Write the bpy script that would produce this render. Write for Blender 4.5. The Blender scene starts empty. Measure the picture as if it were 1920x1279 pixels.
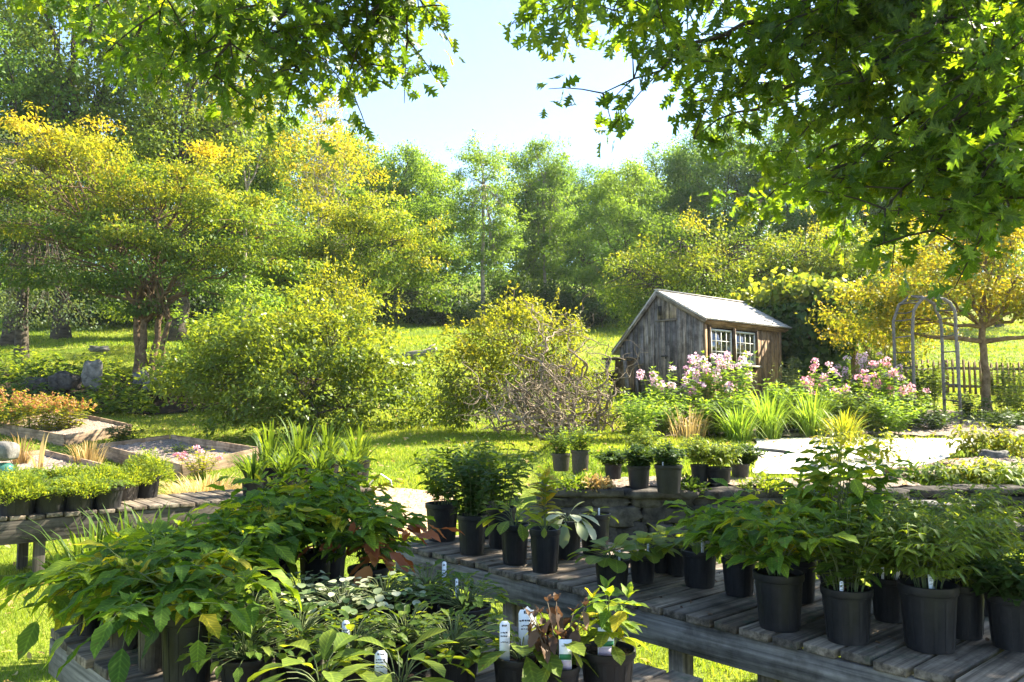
import bpy, math, random
import numpy as np
from mathutils import Vector, Matrix

# ------------------------------------------------------------------ camera, light, exposure
sc = bpy.context.scene
COL = sc.collection
F = 1493.0                      # focal length in pixels of a 1920 wide picture (28 mm)
CAMZ = 1.75
PITCH = math.atan(115.0 / F)
cam_d = bpy.data.cameras.new('camera')
cam_d.lens = 28.0
cam_d.sensor_width = 36.0
cam_d.clip_start = 0.05
cam_d.clip_end = 2000
cam = bpy.data.objects.new('camera', cam_d)
COL.objects.link(cam)
cam.location = (0, 0, CAMZ)
cam.rotation_euler = (math.pi / 2 + PITCH, 0, 0)
sc.camera = cam

SUN_AZ = math.radians(66)       # from +Y towards +X
SUN_EL = math.radians(44)
world = bpy.data.worlds.new('World')
sc.world = world
world.use_nodes = True
wn = world.node_tree
sky = wn.nodes.new('ShaderNodeTexSky')
sky.sky_type = 'NISHITA'
sky.sun_disc = False
sky.sun_elevation = SUN_EL
sky.sun_rotation = SUN_AZ
sky.air_density = 1.0
sky.dust_density = 0.4
sky.ozone_density = 2.5
wn.links.new(sky.outputs[0], wn.nodes['Background'].inputs[0])
wn.nodes['Background'].inputs[1].default_value = 0.082
sun_d = bpy.data.lights.new('sun', 'SUN')
sun_d.energy = 5.0
sun_d.angle = math.radians(0.5)
sun_d.color = (1.0, 0.91, 0.72)
sun = bpy.data.objects.new('sun', sun_d)
COL.objects.link(sun)
S = Vector((math.sin(SUN_AZ) * math.cos(SUN_EL), math.cos(SUN_AZ) * math.cos(SUN_EL), math.sin(SUN_EL)))
sun.rotation_euler = S.to_track_quat('Z', 'Y').to_euler()
sun.location = S * 60
sc.view_settings.view_transform = 'Standard'
sc.view_settings.look = 'None'
sc.view_settings.exposure = 2.5
sc.view_settings.gamma = 1.0
sc.cycles.max_bounces = 8
sc.cycles.diffuse_bounces = 3
sc.cycles.glossy_bounces = 2
sc.cycles.transmission_bounces = 4
sc.cycles.transparent_max_bounces = 6
sc.cycles.use_denoising = True

# ------------------------------------------------------------------ geometry helpers
def nz(a):
    return a / np.maximum(np.linalg.norm(a, axis=-1, keepdims=True), 1e-9)

class Geo:
    """collects pieces and links them as one mesh object"""
    def __init__(s):
        s.v = []; s.l = []; s.t = []; s.a = []; s.g = []; s.n = 0
    def add(s, V, loops, totals, tint=0.5, gc=None):
        V = np.asarray(V, float).reshape(-1, 3)
        s.v.append(V); s.l.append(np.asarray(loops, np.int64).ravel() + s.n)
        s.t.append(np.asarray(totals, np.int64).ravel())
        s.a.append(np.full(len(V), tint, float) if np.isscalar(tint) else np.asarray(tint, float))
        s.g.append(V if gc is None else np.asarray(gc, float).reshape(-1, 3))
        s.n += len(V)
        return s
    def faces(s, V, fs, tint=0.5, gc=None):
        return s.add(V, [i for f in fs for i in f], [len(f) for f in fs], tint, gc)
    def leaves(s, T, pos, along, nrm, size, tint, wide=1.0):
        N = len(pos)
        if N == 0: return s
        if isinstance(T, list):
            w_ = np.arange(N) % len(T) if N > 1 else np.zeros(1, int); size = np.broadcast_to(np.asarray(size, float), (N,)); tint = np.broadcast_to(np.asarray(tint, float), (N,))
            pos, along, nrm = (np.asarray(a_, float) for a_ in (pos, along, nrm))
            for i_, t_ in enumerate(T):
                k_ = w_ == i_; s.leaves(t_, pos[k_], along[k_], nrm[k_], size[k_], tint[k_], wide)
            return s
        y = nz(np.asarray(along, float)); z = np.asarray(nrm, float)
        z = nz(z - (z * y).sum(1, keepdims=True) * y)
        x = np.cross(y, z)
        tv, tl, tt = T
        k = len(tv)
        sz = np.broadcast_to(np.asarray(size, float), (N,))[:, None, None]
        V = (x[:, None, :] * (tv[None, :, 0:1] * wide) + y[:, None, :] * tv[None, :, 1:2] + z[:, None, :] * tv[None, :, 2:3]) * sz + np.asarray(pos)[:, None, :]
        L = (tl[None, :] + (np.arange(N) * k)[:, None]).ravel()
        return s.add(V.reshape(-1, 3), L, np.tile(tt, N), np.repeat(np.broadcast_to(tint, (N,)), k), np.tile(tv, (N, 1)))
    def tube(s, pts, rad, sides=6, tint=0.5, cap=True):
        P = np.asarray(pts, float); n = len(P)
        R = np.broadcast_to(np.asarray(rad, float), (n,))
        T = nz(np.gradient(P, axis=0))
        ref = np.array([0.0, 0, 1]) if abs(T[0, 2]) < .9 else np.array([1.0, 0, 0])
        u = nz(np.cross(T, ref)); w = np.cross(T, u)
        a = np.arange(sides) * 2 * math.pi / sides
        V = P[:, None, :] + R[:, None, None] * (u[:, None, :] * np.cos(a)[None, :, None] + w[:, None, :] * np.sin(a)[None, :, None])
        L = np.concatenate([[0], np.cumsum(np.linalg.norm(np.diff(P, axis=0), axis=1))])
        gc = np.stack([np.repeat(L, sides), np.tile(np.cos(a) * .1, n), np.tile(np.sin(a) * .1, n)], 1)
        i = np.arange(n - 1)[:, None] * sides; j = np.arange(sides)[None, :]; j2 = (j + 1) % sides
        q = np.stack([i + j, i + j2, i + sides + j2, i + sides + j], -1).reshape(-1, 4)
        lo = list(q.ravel()); to = [4] * len(q)
        if cap:
            lo += list(range(sides - 1, -1, -1)); to.append(sides)
            lo += [(n - 1) * sides + k for k in range(sides)]; to.append(sides)
        return s.add(V.reshape(-1, 3), lo, to, tint, gc)
    def box(s, c, size, R=None, tint=0.5, jit=0.0, rng=None):
        """size = full lengths; the longest side is the grain direction"""
        h = np.asarray(size, float) / 2
        sg = np.array([[x, y, z] for x in (-1, 1) for y in (-1, 1) for z in (-1, 1)], float)
        V = sg * h
        if jit and rng is not None: V = V + rng.uniform(-jit, jit, V.shape)
        ax = int(np.argmax(h)); o = [ax] + [k for k in range(3) if k != ax]
        off = (np.random.default_rng(s.n + 7).uniform(0, 9, 3))
        gc = V[:, o] + off
        if R is not None: V = V @ np.asarray(R).T
        fs = [(0, 1, 3, 2), (4, 6, 7, 5), (0, 4, 5, 1), (2, 3, 7, 6), (0, 2, 6, 4), (1, 5, 7, 3)]
        return s.faces(V + np.asarray(c, float), fs, tint, gc)
    def beam(s, p, q, w, h, tint=0.5, up=(0, 0, 1)):
        """a board from p to q, w wide and h tall"""
        p = np.asarray(p, float); q = np.asarray(q, float); d = q - p; L = np.linalg.norm(d)
        x = d / L; y = nz(np.cross(np.asarray(up, float), x)); z = np.cross(x, y)
        return s.box((p + q) / 2, (L, w, h), np.stack([x, y, z], 1), tint)
    def prism(s, poly, d, tint=0.5):
        """closed polygon (k,3) extruded by the vector d"""
        P = np.asarray(poly, float); k = len(P); V = np.concatenate([P, P + np.asarray(d, float)])
        fs = [tuple(range(k - 1, -1, -1)), tuple(range(k, 2 * k))] + [(i, (i + 1) % k, k + (i + 1) % k, k + i) for i in range(k)]
        gc = V[:, [2, 0, 1]] + np.random.default_rng(s.n + 3).uniform(0, 9, 3)
        return s.faces(V, fs, tint, gc)
    def lathe(s, prof, sides=20, c=(0, 0, 0), tint=0.5, squash=1.0):
        a = np.arange(sides) * 2 * math.pi / sides
        V = np.array([[r * math.cos(t), r * math.sin(t) * squash, z] for r, z in prof for t in a]) + np.asarray(c)
        n = len(prof); fs = []
        for i in range(n - 1):
            for j in range(sides):
                j2 = (j + 1) % sides
                fs.append((i * sides + j, i * sides + j2, (i + 1) * sides + j2, (i + 1) * sides + j))
        return s.faces(V, fs, tint)
    def stone(s, c, r, rng, tint=0.5, rough=.18, lat=7, lon=10, rot=0.0, sq=.6):
        V = []; ph = rng.uniform(0, 6, 6)
        for i in range(lat + 1):
            th = math.pi * i / lat
            for j in range(lon):
                a = 2 * math.pi * j / lon
                d = np.array([math.sin(th) * math.cos(a), math.sin(th) * math.sin(a), math.cos(th)])
                d = np.sign(d) * np.abs(d) ** sq
                k = 1 + rough * (math.sin(3 * d[0] + ph[0]) * math.sin(3 * d[1] + ph[1]) + .6 * math.sin(6 * d[2] + ph[2] + 4 * d[0]) + .4 * math.sin(9 * d[1] + ph[3]))
                V.append(d * k * np.asarray(r))
        V = np.array(V)
        if rot:
            cr, sr = math.cos(rot), math.sin(rot)
            V = V @ np.array([[cr, sr, 0], [-sr, cr, 0], [0, 0, 1]])
        fs = [(i * lon + j, (i + 1) * lon + j, (i + 1) * lon + (j + 1) % lon, i * lon + (j + 1) % lon) for i in range(lat) for j in range(lon)]
        return s.faces(V + np.asarray(c), fs, tint)
    def mesh(s, name, mat, smooth=False):
        me = bpy.data.meshes.new(name)
        V = np.concatenate(s.v); L = np.concatenate(s.l); T = np.concatenate(s.t)
        me.vertices.add(len(V)); me.vertices.foreach_set('co', V.astype(np.float32).ravel())
        me.loops.add(len(L)); me.loops.foreach_set('vertex_index', L.astype(np.int32))
        me.polygons.add(len(T))
        st = np.concatenate([[0], np.cumsum(T)[:-1]]).astype(np.int32)
        me.polygons.foreach_set('loop_start', st)
        try: me.polygons.foreach_set('loop_total', T.astype(np.int32))
        except Exception: pass
        a = me.attributes.new('tint', 'FLOAT', 'POINT'); a.data.foreach_set('value', np.clip(np.concatenate(s.a), 0, 1).astype(np.float32))
        g = me.attributes.new('gc', 'FLOAT_VECTOR', 'POINT'); g.data.foreach_set('vector', np.concatenate(s.g).astype(np.float32).ravel())
        me.update(calc_edges=True); me.validate()
        if smooth: me.polygons.foreach_set('use_smooth', np.ones(len(T), bool))
        me.materials.append(mat)
        return me
    def build(s, name, mat, parent=None, smooth=False, bevel=0.0):
        return link(name, s.mesh(name, mat, smooth), parent, bevel)

def link(name, me, parent=None, bevel=0.0):
    o = bpy.data.objects.new(name, me); COL.objects.link(o)
    if parent is not None: o.parent = parent
    if bevel:
        b = o.modifiers.new('bevel', 'BEVEL'); b.width = bevel; b.segments = 2; b.limit_method = 'ANGLE'
    return o
def tag(o, label=None, cat=None, group=None, kind=None):
    for k, v in (('label', label), ('category', cat), ('group', group), ('kind', kind)):
        if v: o[k] = v
    return o
def thing(name, label, cat, loc=(0, 0, 0), rz=0.0, group=None, scale=1.0):
    o = bpy.data.objects.new(name, None); COL.objects.link(o)
    o.empty_display_size = .1
    o.location = loc; o.rotation_euler = (0, 0, rz); o.scale = (scale,) * 3 if np.isscalar(scale) else scale
    return tag(o, label, cat, group)
def structure(name, geo, mat, smooth=True):
    return tag(geo.build(name, mat, smooth=smooth), kind='structure')

# ------------------------------------------------------------------ the lie of the land
YK = [-20, 3, 5, 7, 8.06, 8.2, 10, 12, 15, 18, 20, 22, 25, 30, 38, 45, 60, 80, 120, 260]
ZL = [0, 0, 0, .02, .05, .06, .15, .3, .55, .95, 1.3, 1.75, 2.75, 3.75, 5.0, 6.3, 9.3, 13.5, 21, 40]
ZM = [0, 0, .05, .18, .31, .33, .62, .8, 1.05, 1.35, 1.65, 2.1, 2.9, 3.8, 5.1, 6.3, 9.3, 13.5, 21, 40]
ZR = [0, 0, .08, .22, .36, .86, 1.0, 1.1, 1.27, 1.6, 1.85, 2.05, 2.4, 3.2, 4.9, 6.2, 9.3, 13.5, 21, 40]
def sst(a, b, x):
    t = np.clip((np.asarray(x, float) - a) / (b - a), 0, 1); return t * t * (3 - 2 * t)
def ground(x, y):
    x = np.asarray(x, float); y = np.asarray(y, float)
    l, m, r = (np.interp(y, YK, k) for k in (ZL, ZM, ZR))
    a = sst(-6.5, -1.5, x); b = sst(.15, .75, x - .01 * y)
    z = l + (m - l) * a; z = z + (r - z) * b
    w = np.clip((y - 6) / 20, 0, 1)
    return z + w * (.08 * np.sin(x * .7 + y * .31) * np.sin(y * .45 - x * .2) + .05 * np.sin(x * 1.7 + 2) * np.sin(y * 1.3)) * np.clip((y - 12) / 8, 0.15, 1)
def gz(x, y): return float(ground(x, y))
def ray(px, py, d):
    """the point seen at pixel (px, py) of the 1920 wide photograph, d metres ahead"""
    u = (px - 960) / F; v = (639.5 - py) / F
    k = d / (math.cos(PITCH) - v * math.sin(PITCH))
    return np.array([u * k, d, CAMZ + (math.sin(PITCH) + v * math.cos(PITCH)) * k])
def spot(px, d):
    """the point on the ground d metres ahead in picture column px"""
    x = (px - 960) / F * d * .997
    return np.array([x, d, gz(x, d)])

# ------------------------------------------------------------------ materials
def new_mat(name):
    m = bpy.data.materials.new(name); m.use_nodes = True
    nt = m.node_tree; b = nt.nodes['Principled BSDF']
    return m, nt, b
def node(nt, kind, **kw):
    n = nt.nodes.new(kind)
    for k, v in kw.items(): setattr(n, k, v)
    return n
def ramp(nt, src, cols, pos=None):
    r = node(nt, 'ShaderNodeValToRGB'); e = r.color_ramp.elements
    pos = pos or [i / (len(cols) - 1) for i in range(len(cols))]
    while len(e) < len(cols): e.new(.5)
    for i, c in enumerate(cols):
        e[i].position = pos[i]; e[i].color = (*c, 1)
    nt.links.new(src, r.inputs[0]); return r.outputs[0]
def attr(nt, name):
    return node(nt, 'ShaderNodeAttribute', attribute_name=name)
def noise(nt, vec, scale, detail=4, rough=.6, vs=None):
    if vs is not None:
        mp = node(nt, 'ShaderNodeMapping'); mp.inputs['Scale'].default_value = vs
        nt.links.new(vec, mp.inputs[0]); vec = mp.outputs[0]
    n = node(nt, 'ShaderNodeTexNoise'); n.inputs['Scale'].default_value = scale
    n.inputs['Detail'].default_value = detail; n.inputs['Roughness'].default_value = rough
    nt.links.new(vec, n.inputs['Vector']); return n.outputs['Fac']
def mixc(nt, a, b, fac, mode='MIX'):
    m = node(nt, 'ShaderNodeMix', data_type='RGBA', blend_type=mode)
    for s, v in ((m.inputs[0], fac), (m.inputs[6], a), (m.inputs[7], b)):
        if hasattr(v, 'is_output'): nt.links.new(v, s)
        elif np.isscalar(v): s.default_value = v
        else: s.default_value = (*v, 1)
    return m.outputs[2]
def bump(nt, b, h, strength=.4, dist=.02):
    n = node(nt, 'ShaderNodeBump'); n.inputs['Strength'].default_value = strength; n.inputs['Distance'].default_value = dist
    nt.links.new(h, n.inputs['Height']); nt.links.new(n.outputs[0], b.inputs['Normal'])
def leaf_mat(name, cols, trans=.5, glow=(2.5, 2.0, .7), rough=.5, spec=.2, pos=None, veins=False):
    """leaf: per-leaf colour from the tint attribute, light passing through the blade"""
    m, nt, b = new_mat(name)
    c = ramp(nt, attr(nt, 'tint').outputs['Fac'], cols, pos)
    if veins:                                         # pale midrib and side veins, brown blemishes
        g = node(nt, 'ShaderNodeSeparateXYZ'); nt.links.new(attr(nt, 'gc').outputs['Vector'], g.inputs[0])
        ab = node(nt, 'ShaderNodeMath', operation='ABSOLUTE'); nt.links.new(g.outputs[0], ab.inputs[0])
        mr = ramp(nt, ab.outputs[0], [(1.7, 1.6, 1.5), (1, 1, 1)], [.0, .035])
        ml = node(nt, 'ShaderNodeMath', operation='MULTIPLY_ADD'); nt.links.new(ab.outputs[0], ml.inputs[0]); ml.inputs[1].default_value = -1.1; nt.links.new(g.outputs[1], ml.inputs[2])
        sn = node(nt, 'ShaderNodeMath', operation='SINE'); sc_ = node(nt, 'ShaderNodeMath', operation='MULTIPLY'); nt.links.new(ml.outputs[0], sc_.inputs[0]); sc_.inputs[1].default_value = 52; nt.links.new(sc_.outputs[0], sn.inputs[0])
        sv = ramp(nt, sn.outputs[0], [(.9, .9, .9), (1, 1, 1), (1.3, 1.25, 1.2)], [0, .6, 1])
        c = mixc(nt, c, mixc(nt, mr, sv, 1.0, 'MULTIPLY'), 1.0, 'MULTIPLY')
        bl = noise(nt, node(nt, 'ShaderNodeNewGeometry').outputs['Position'], 34, 3, .6)
        c = mixc(nt, c, (.16, .10, .03), ramp(nt, bl, [(0, 0, 0), (.85, .85, .85)], [.66, .74]))
        nz_ = noise(nt, node(nt, 'ShaderNodeNewGeometry').outputs['Position'], 11, 3, .6)
        c = mixc(nt, c, ramp(nt, nz_, [(.7, .75, .7), (1.3, 1.22, 1.1)], [.3, .7]), 1.0, 'MULTIPLY')
    nt.links.new(c, b.inputs['Base Color'])
    b.inputs['Roughness'].default_value = rough; b.inputs['Specular IOR Level'].default_value = spec
    t = node(nt, 'ShaderNodeBsdfTranslucent'); nt.links.new(mixc(nt, c, glow, 1.0, 'MULTIPLY'), t.inputs[0])
    x = node(nt, 'ShaderNodeMixShader'); x.inputs[0].default_value = trans
    nt.links.new(b.outputs[0], x.inputs[1]); nt.links.new(t.outputs[0], x.inputs[2])
    nt.links.new(x.outputs[0], nt.nodes['Material Output'].inputs[0])
    return m
def wood_mat(name, dark, light, rough=.8, moss=None):
    m, nt, b = new_mat(name)
    g = attr(nt, 'gc').outputs['Vector']
    f1 = noise(nt, g, 1.0, 6, .65, (1.2, 38, 38)); f2 = noise(nt, g, 2.2, 4, .6, (.8, 5, 5))
    c = ramp(nt, f1, [dark, light], [.36, .64])
    f4 = noise(nt, g, 3.2, 5, .7); c = mixc(nt, c, ramp(nt, f4, [(.42, .40, .38), (1.05, 1.05, 1.05)], [.36, .56]), 1.0, 'MULTIPLY')
    c = mixc(nt, c, ramp(nt, f2, [(.45, .45, .46), (1.15, 1.12, 1.08)], [.3, .65]), .8, 'MULTIPLY')
    c = mixc(nt, c, ramp(nt, attr(nt, 'tint').outputs['Fac'], [(.5, .5, .52), (1, 1, 1), (1.35, 1.25, 1.1)]), 1.0, 'MULTIPLY')
    if moss:
        f3 = noise(nt, g, 6, 5, .7)
        c = mixc(nt, c, moss, ramp(nt, f3, [(0, 0, 0), (1, 1, 1)], [.56, .68]))
    nt.links.new(c, b.inputs['Base Color']); b.inputs['Roughness'].default_value = rough
    b.inputs['Specular IOR Level'].default_value = .25
    bump(nt, b, f1, .5, .006)
    return m
def plain_mat(name, c1, c2, scale=8, rough=.7, bmp=.2, spec=.3, coord='gc', dist=.02):
    m, nt, b = new_mat(name)
    f = noise(nt, attr(nt, 'gc').outputs['Vector'], scale, 6, .65)
    c = ramp(nt, f, [c1, c2], [.35, .68])
    c = mixc(nt, c, ramp(nt, attr(nt, 'tint').outputs['Fac'], [(.6, .6, .6), (1, 1, 1), (1.4, 1.4, 1.4)]), 1.0, 'MULTIPLY')
    nt.links.new(c, b.inputs['Base Color']); b.inputs['Roughness'].default_value = rough
    b.inputs['Specular IOR Level'].default_value = spec
    if bmp: bump(nt, b, f, bmp, dist)
    return m

M = {}
M['leaf_dark'] = leaf_mat('dark_leaf', [(.028, .06, .016), (.04, .08, .018), (.065, .12, .025)], .42)
M['leaf_mid'] = leaf_mat('mid_leaf', [(.042, .085, .016), (.075, .135, .022), (.13, .18, .03)], veins=True)
M['leaf_light'] = leaf_mat('light_leaf', [(.065, .12, .02), (.115, .18, .028), (.19, .24, .035)], veins=True)
M['leaf_yellowgreen'] = leaf_mat('yellow_green_leaf', [(.075, .115, .016), (.15, .19, .022), (.27, .26, .028)])
M['leaf_autumn'] = leaf_mat('autumn_leaf', [(.055, .11, .018), (.13, .19, .022), (.28, .28, .024), (.45, .33, .028)], .5, (1.9, 1.7, .7))
M['leaf_gold'] = leaf_mat('gold_leaf', [(.06, .11, .016), (.17, .20, .02), (.36, .29, .022), (.46, .32, .022)], .5, (1.8, 1.65, .7))
M['leaf_oak'] = leaf_mat('oak_leaf', [(.03, .065, .016), (.045, .092, .018), (.08, .13, .018), (.15, .18, .02)], .55, (3.7, 3.2, .6), rough=.42, spec=.28, veins=True)
M['leaf_forest'] = leaf_mat('forest_leaf', [(.066, .135, .03), (.108, .195, .04), (.165, .25, .046)], glow=(2.3, 2.0, .75))
M['leaf_blue'] = leaf_mat('grey_green_leaf', [(.06, .095, .05), (.08, .125, .065), (.12, .165, .085)], .4)
M['leaf_foreground'] = leaf_mat('compound_leaf', [(.045, .10, .018), (.085, .165, .022), (.16, .24, .026), (.32, .30, .03)], .48, (2.5, 2.05, .6), rough=.55, spec=.16, pos=[0, .45, .8, 1], veins=True)
M['leaf_vine'] = leaf_mat('vine_leaf', [(.032, .075, .024), (.055, .115, .03), (.14, .19, .034), (.28, .27, .04)])
M['leaf_wood'] = leaf_mat('dark_wood_leaf', [(.048, .11, .026), (.082, .165, .036), (.135, .215, .042)], glow=(2.3, 2.0, .75))  # the darker green of some woodland trees
M['leaf_lime'] = leaf_mat('lime_leaf', [(.08, .155, .028), (.135, .22, .036), (.21, .28, .042)], glow=(2.2, 2.0, .75))
M['leaf_bush'] = leaf_mat('bush_leaf', [(.07, .12, .018), (.135, .19, .024), (.27, .285, .03)], spec=.32, rough=.42)
M['leaf_rust'] = leaf_mat('rust_leaf', [(.20, .06, .025), (.34, .11, .04), (.42, .20, .05)], .4, (1.5, 1.2, .8))
M['leaf_pale'] = leaf_mat('variegated_leaf', [(.06, .12, .03), (.14, .20, .08), (.50, .52, .36)], .35, (1.4, 1.35, .8), pos=[0, .5, 1])
M['petal_pink'] = leaf_mat('pink_petal', [(.62, .26, .44), (.76, .52, .63), (.86, .78, .82)], .4, (1.2, 1, 1.1), spec=.2)
M['petal_red'] = leaf_mat('red_petal', [(.60, .20, .30), (.74, .38, .48), (.82, .58, .64)], .4, (1.2, 1, 1), spec=.2)
M['petal_orange'] = leaf_mat('orange_plume', [(.45, .14, .05), (.5, .24, .09), (.5, .32, .16)], .35, (1.2, 1, .8), spec=.2)
M['straw'] = leaf_mat('dry_straw', [(.30, .20, .08), (.45, .33, .14), (.58, .46, .22)], .35, (1.2, 1.1, .8), spec=.2)
M['dead_leaf'] = leaf_mat('dead_leaf', [(.05, .03, .02), (.12, .07, .04), (.2, .12, .06)], .3, (1.2, 1, .8), spec=.2)
M['stem'] = plain_mat('green_stem', (.07, .10, .03), (.12, .14, .05), 20, .6, 0)
M['bark'] = plain_mat('bark', (.035, .028, .022), (.12, .10, .08), 9, .9, .9, .1, dist=.04)
M['bark_pale'] = plain_mat('pale_bark', (.16, .13, .10), (.36, .32, .27), 7, .9, .7, .1, dist=.03)
M['bark_tan'] = plain_mat('tan_bark', (.10, .065, .035), (.26, .18, .11), 8, .9, .9, .1, dist=.03)
M['bark_brown'] = plain_mat('brown_bark', (.06, .04, .024), (.19, .13, .08), 8, .9, .9, .1, dist=.03)
M['twig'] = plain_mat('twig_bark', (.12, .09, .063), (.29, .23, .165), 14, .85, .4, .15)
M['wood_grey'] = wood_mat('weathered_wood', (.09, .085, .085), (.30, .28, .265))
M['wood_shed'] = wood_mat('shed_board', (.09, .072, .06), (.35, .30, .26))
M['wood_brown'] = wood_mat('brown_board', (.12, .07, .035), (.36, .24, .13))
M['wood_table'] = wood_mat('table_board', (.07, .056, .044), (.27, .225, .18), moss=(.05, .062, .04))
M['wood_shaded'] = wood_mat('shade_painted_board', (.035, .03, .026), (.12, .105, .09))  # dark from shade put into the colour of the low bench sides
M['wood_bed'] = wood_mat('bed_board', (.20, .13, .08), (.42, .31, .21))
M['wood_arch'] = plain_mat('peeled_pole', (.10, .09, .085), (.25, .225, .21), 12, .85, .5, .15)
M['shingle'] = plain_mat('roof_shingle', (.34, .32, .30), (.56, .53, .50), 6, .85, .4, .2)
M['paint'] = plain_mat('old_white_paint', (.36, .36, .31), (.58, .58, .52), 18, .6, .2)
M['dark_iron'] = plain_mat('dark_iron', (.02, .018, .016), (.06, .05, .045), 12, .6, .1)
def pot_mat(name, c1, c2, dust):
    m, nt, b = new_mat(name); g = attr(nt, 'gc').outputs['Vector']
    f = noise(nt, g, 22, 5, .7); f2 = noise(nt, g, 7, 4, .6)
    z = node(nt, 'ShaderNodeSeparateXYZ'); nt.links.new(g, z.inputs[0])
    low = ramp(nt, z.outputs[2], [(1, 1, 1), (.25, .25, .25)], [.0, .09])
    d_ = mixc(nt, ramp(nt, f2, [(0, 0, 0), (1, 1, 1)], [.45, .75]), low, 1.0, 'MULTIPLY')
    oi = node(nt, 'ShaderNodeObjectInfo').outputs['Random']
    c = mixc(nt, ramp(nt, f, [c1, c2], [.35, .7]), dust, mixc(nt, d_, ramp(nt, oi, [(.1, .1, .1), (.8, .8, .8)]), 1.0, 'MULTIPLY'))
    nt.links.new(c, b.inputs['Base Color']); b.inputs['Specular IOR Level'].default_value = .32
    nt.links.new(ramp(nt, f2, [(.38,) * 3, (.62,) * 3]), b.inputs['Roughness']); bump(nt, b, f2, .15, .003); return m
M['pot'] = pot_mat('black_plastic', (.007, .007, .008), (.016, .016, .018), (.06, .052, .045))
M['pot_brown'] = plain_mat('dusty_plastic', (.03, .025, .022), (.07, .058, .05), 30, .5, .12, .4, dist=.002)
M['soil'] = plain_mat('potting_soil', (.015, .010, .007), (.06, .042, .03), 60, .95, 1, .1)
M['stone'] = plain_mat('fieldstone', (.06, .058, .054), (.20, .19, .175), 7, .9, .7, .2, dist=.03)
M['stone_dark'] = plain_mat('dark_fieldstone', (.03, .027, .025), (.125, .112, .10), 9, .95, 1, .1, dist=.03)
M['concrete'] = plain_mat('pale_concrete', (.46, .43, .39), (.70, .67, .62), 3.5, .95, .3)
M['mulch'] = plain_mat('bark_mulch', (.10, .07, .055), (.42, .34, .28), 34, .95, 1, .1, dist=.03)
M['path'] = plain_mat('trodden_path', (.30, .19, .12), (.52, .38, .26), 20, .95, .8, .1)
M['tag_white'] = plain_mat('white_plastic_tag', (.68, .70, .74), (.80, .82, .86), 6, .4, 0)
M['tag_ink'] = plain_mat('tag_ink', (.02, .02, .03), (.05, .05, .06), 9, .6, 0)
M['tag_green'] = plain_mat('tag_green_print', (.02, .14, .06), (.04, .2, .09), 9, .5, 0)
M['tag_photo'] = plain_mat('tag_flower_print', (.45, .35, .5), (.6, .5, .62), 40, .5, 0)
M['hose'] = plain_mat('grey_hose', (.05, .05, .045), (.10, .10, .09), 20, .5, 0)

def glass_mat():
    m, nt, b = new_mat('old_window_glass')
    t = node(nt, 'ShaderNodeBsdfTransparent'); t.inputs[0].default_value = (.75, .8, .76, 1)
    g = node(nt, 'ShaderNodeBsdfGlossy'); g.inputs['Roughness'].default_value = .06
    x = node(nt, 'ShaderNodeMixShader'); x.inputs[0].default_value = .22
    nt.links.new(t.outputs[0], x.inputs[1]); nt.links.new(g.outputs[0], x.inputs[2])
    nt.links.new(x.outputs[0], nt.nodes['Material Output'].inputs[0]); return m
M['glass'] = glass_mat()
m, nt, b = new_mat('teal_glass'); b.inputs['Base Color'].default_value = (.07, .22, .19, 1); b.inputs['Roughness'].default_value = .12
b.inputs['Transmission Weight'].default_value = .5; M['teal'] = m

def paving_mat():
    m, nt, b = new_mat('pale_paving'); g = attr(nt, 'gc').outputs['Vector']
    br = node(nt, 'ShaderNodeTexBrick'); br.inputs['Scale'].default_value = 1.0; br.inputs['Brick Width'].default_value = .95; br.inputs['Row Height'].default_value = .62
    br.inputs['Mortar Size'].default_value = .014; br.inputs['Mortar Smooth'].default_value = .3; br.inputs['Bias'].default_value = -.2
    for k, v in (('Color1', (.62, .59, .53)), ('Color2', (.50, .475, .43)), ('Mortar', (.13, .13, .07))): br.inputs[k].default_value = (*v, 1)
    mp = node(nt, 'ShaderNodeMapping'); mp.inputs['Rotation'].default_value = (0, 0, .5); nt.links.new(g, mp.inputs[0]); nt.links.new(mp.outputs[0], br.inputs['Vector'])
    st = ramp(nt, noise(nt, g, 2.6, 6, .7), [(.62, .60, .56), (1.08, 1.08, 1.06)], [.34, .6])
    nt.links.new(mixc(nt, br.outputs[0], st, 1.0, 'MULTIPLY'), b.inputs['Base Color']); b.inputs['Roughness'].default_value = .92
    bump(nt, b, noise(nt, g, 40, 4, .7), .4, .01); return m
M['concrete'] = paving_mat()
def lawn_mat():
    m, nt, b = new_mat('lawn')
    g = node(nt, 'ShaderNodeNewGeometry').outputs['Position']
    f1 = noise(nt, g, .45, 5, .6); f2 = noise(nt, g, 14, 4, .7)
    c = ramp(nt, f1, [(.10, .16, .02), (.18, .215, .028), (.30, .28, .055)], [.3, .55, .8])
    c = mixc(nt, c, ramp(nt, f2, [(.5, .5, .5), (1.25, 1.25, 1.2)], [.3, .7]), .9, 'MULTIPLY')
    nt.links.new(c, b.inputs['Base Color']); b.inputs['Roughness'].default_value = .9; b.inputs['Specular IOR Level'].default_value = .1
    bump(nt, b, f2, .6, .05); return m
M['lawn'] = lawn_mat()
M['grass'] = leaf_mat('grass_blade', [(.09, .16, .02), (.185, .25, .03), (.36, .34, .08)], .5, (1.75, 1.7, .65), spec=.15)

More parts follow.
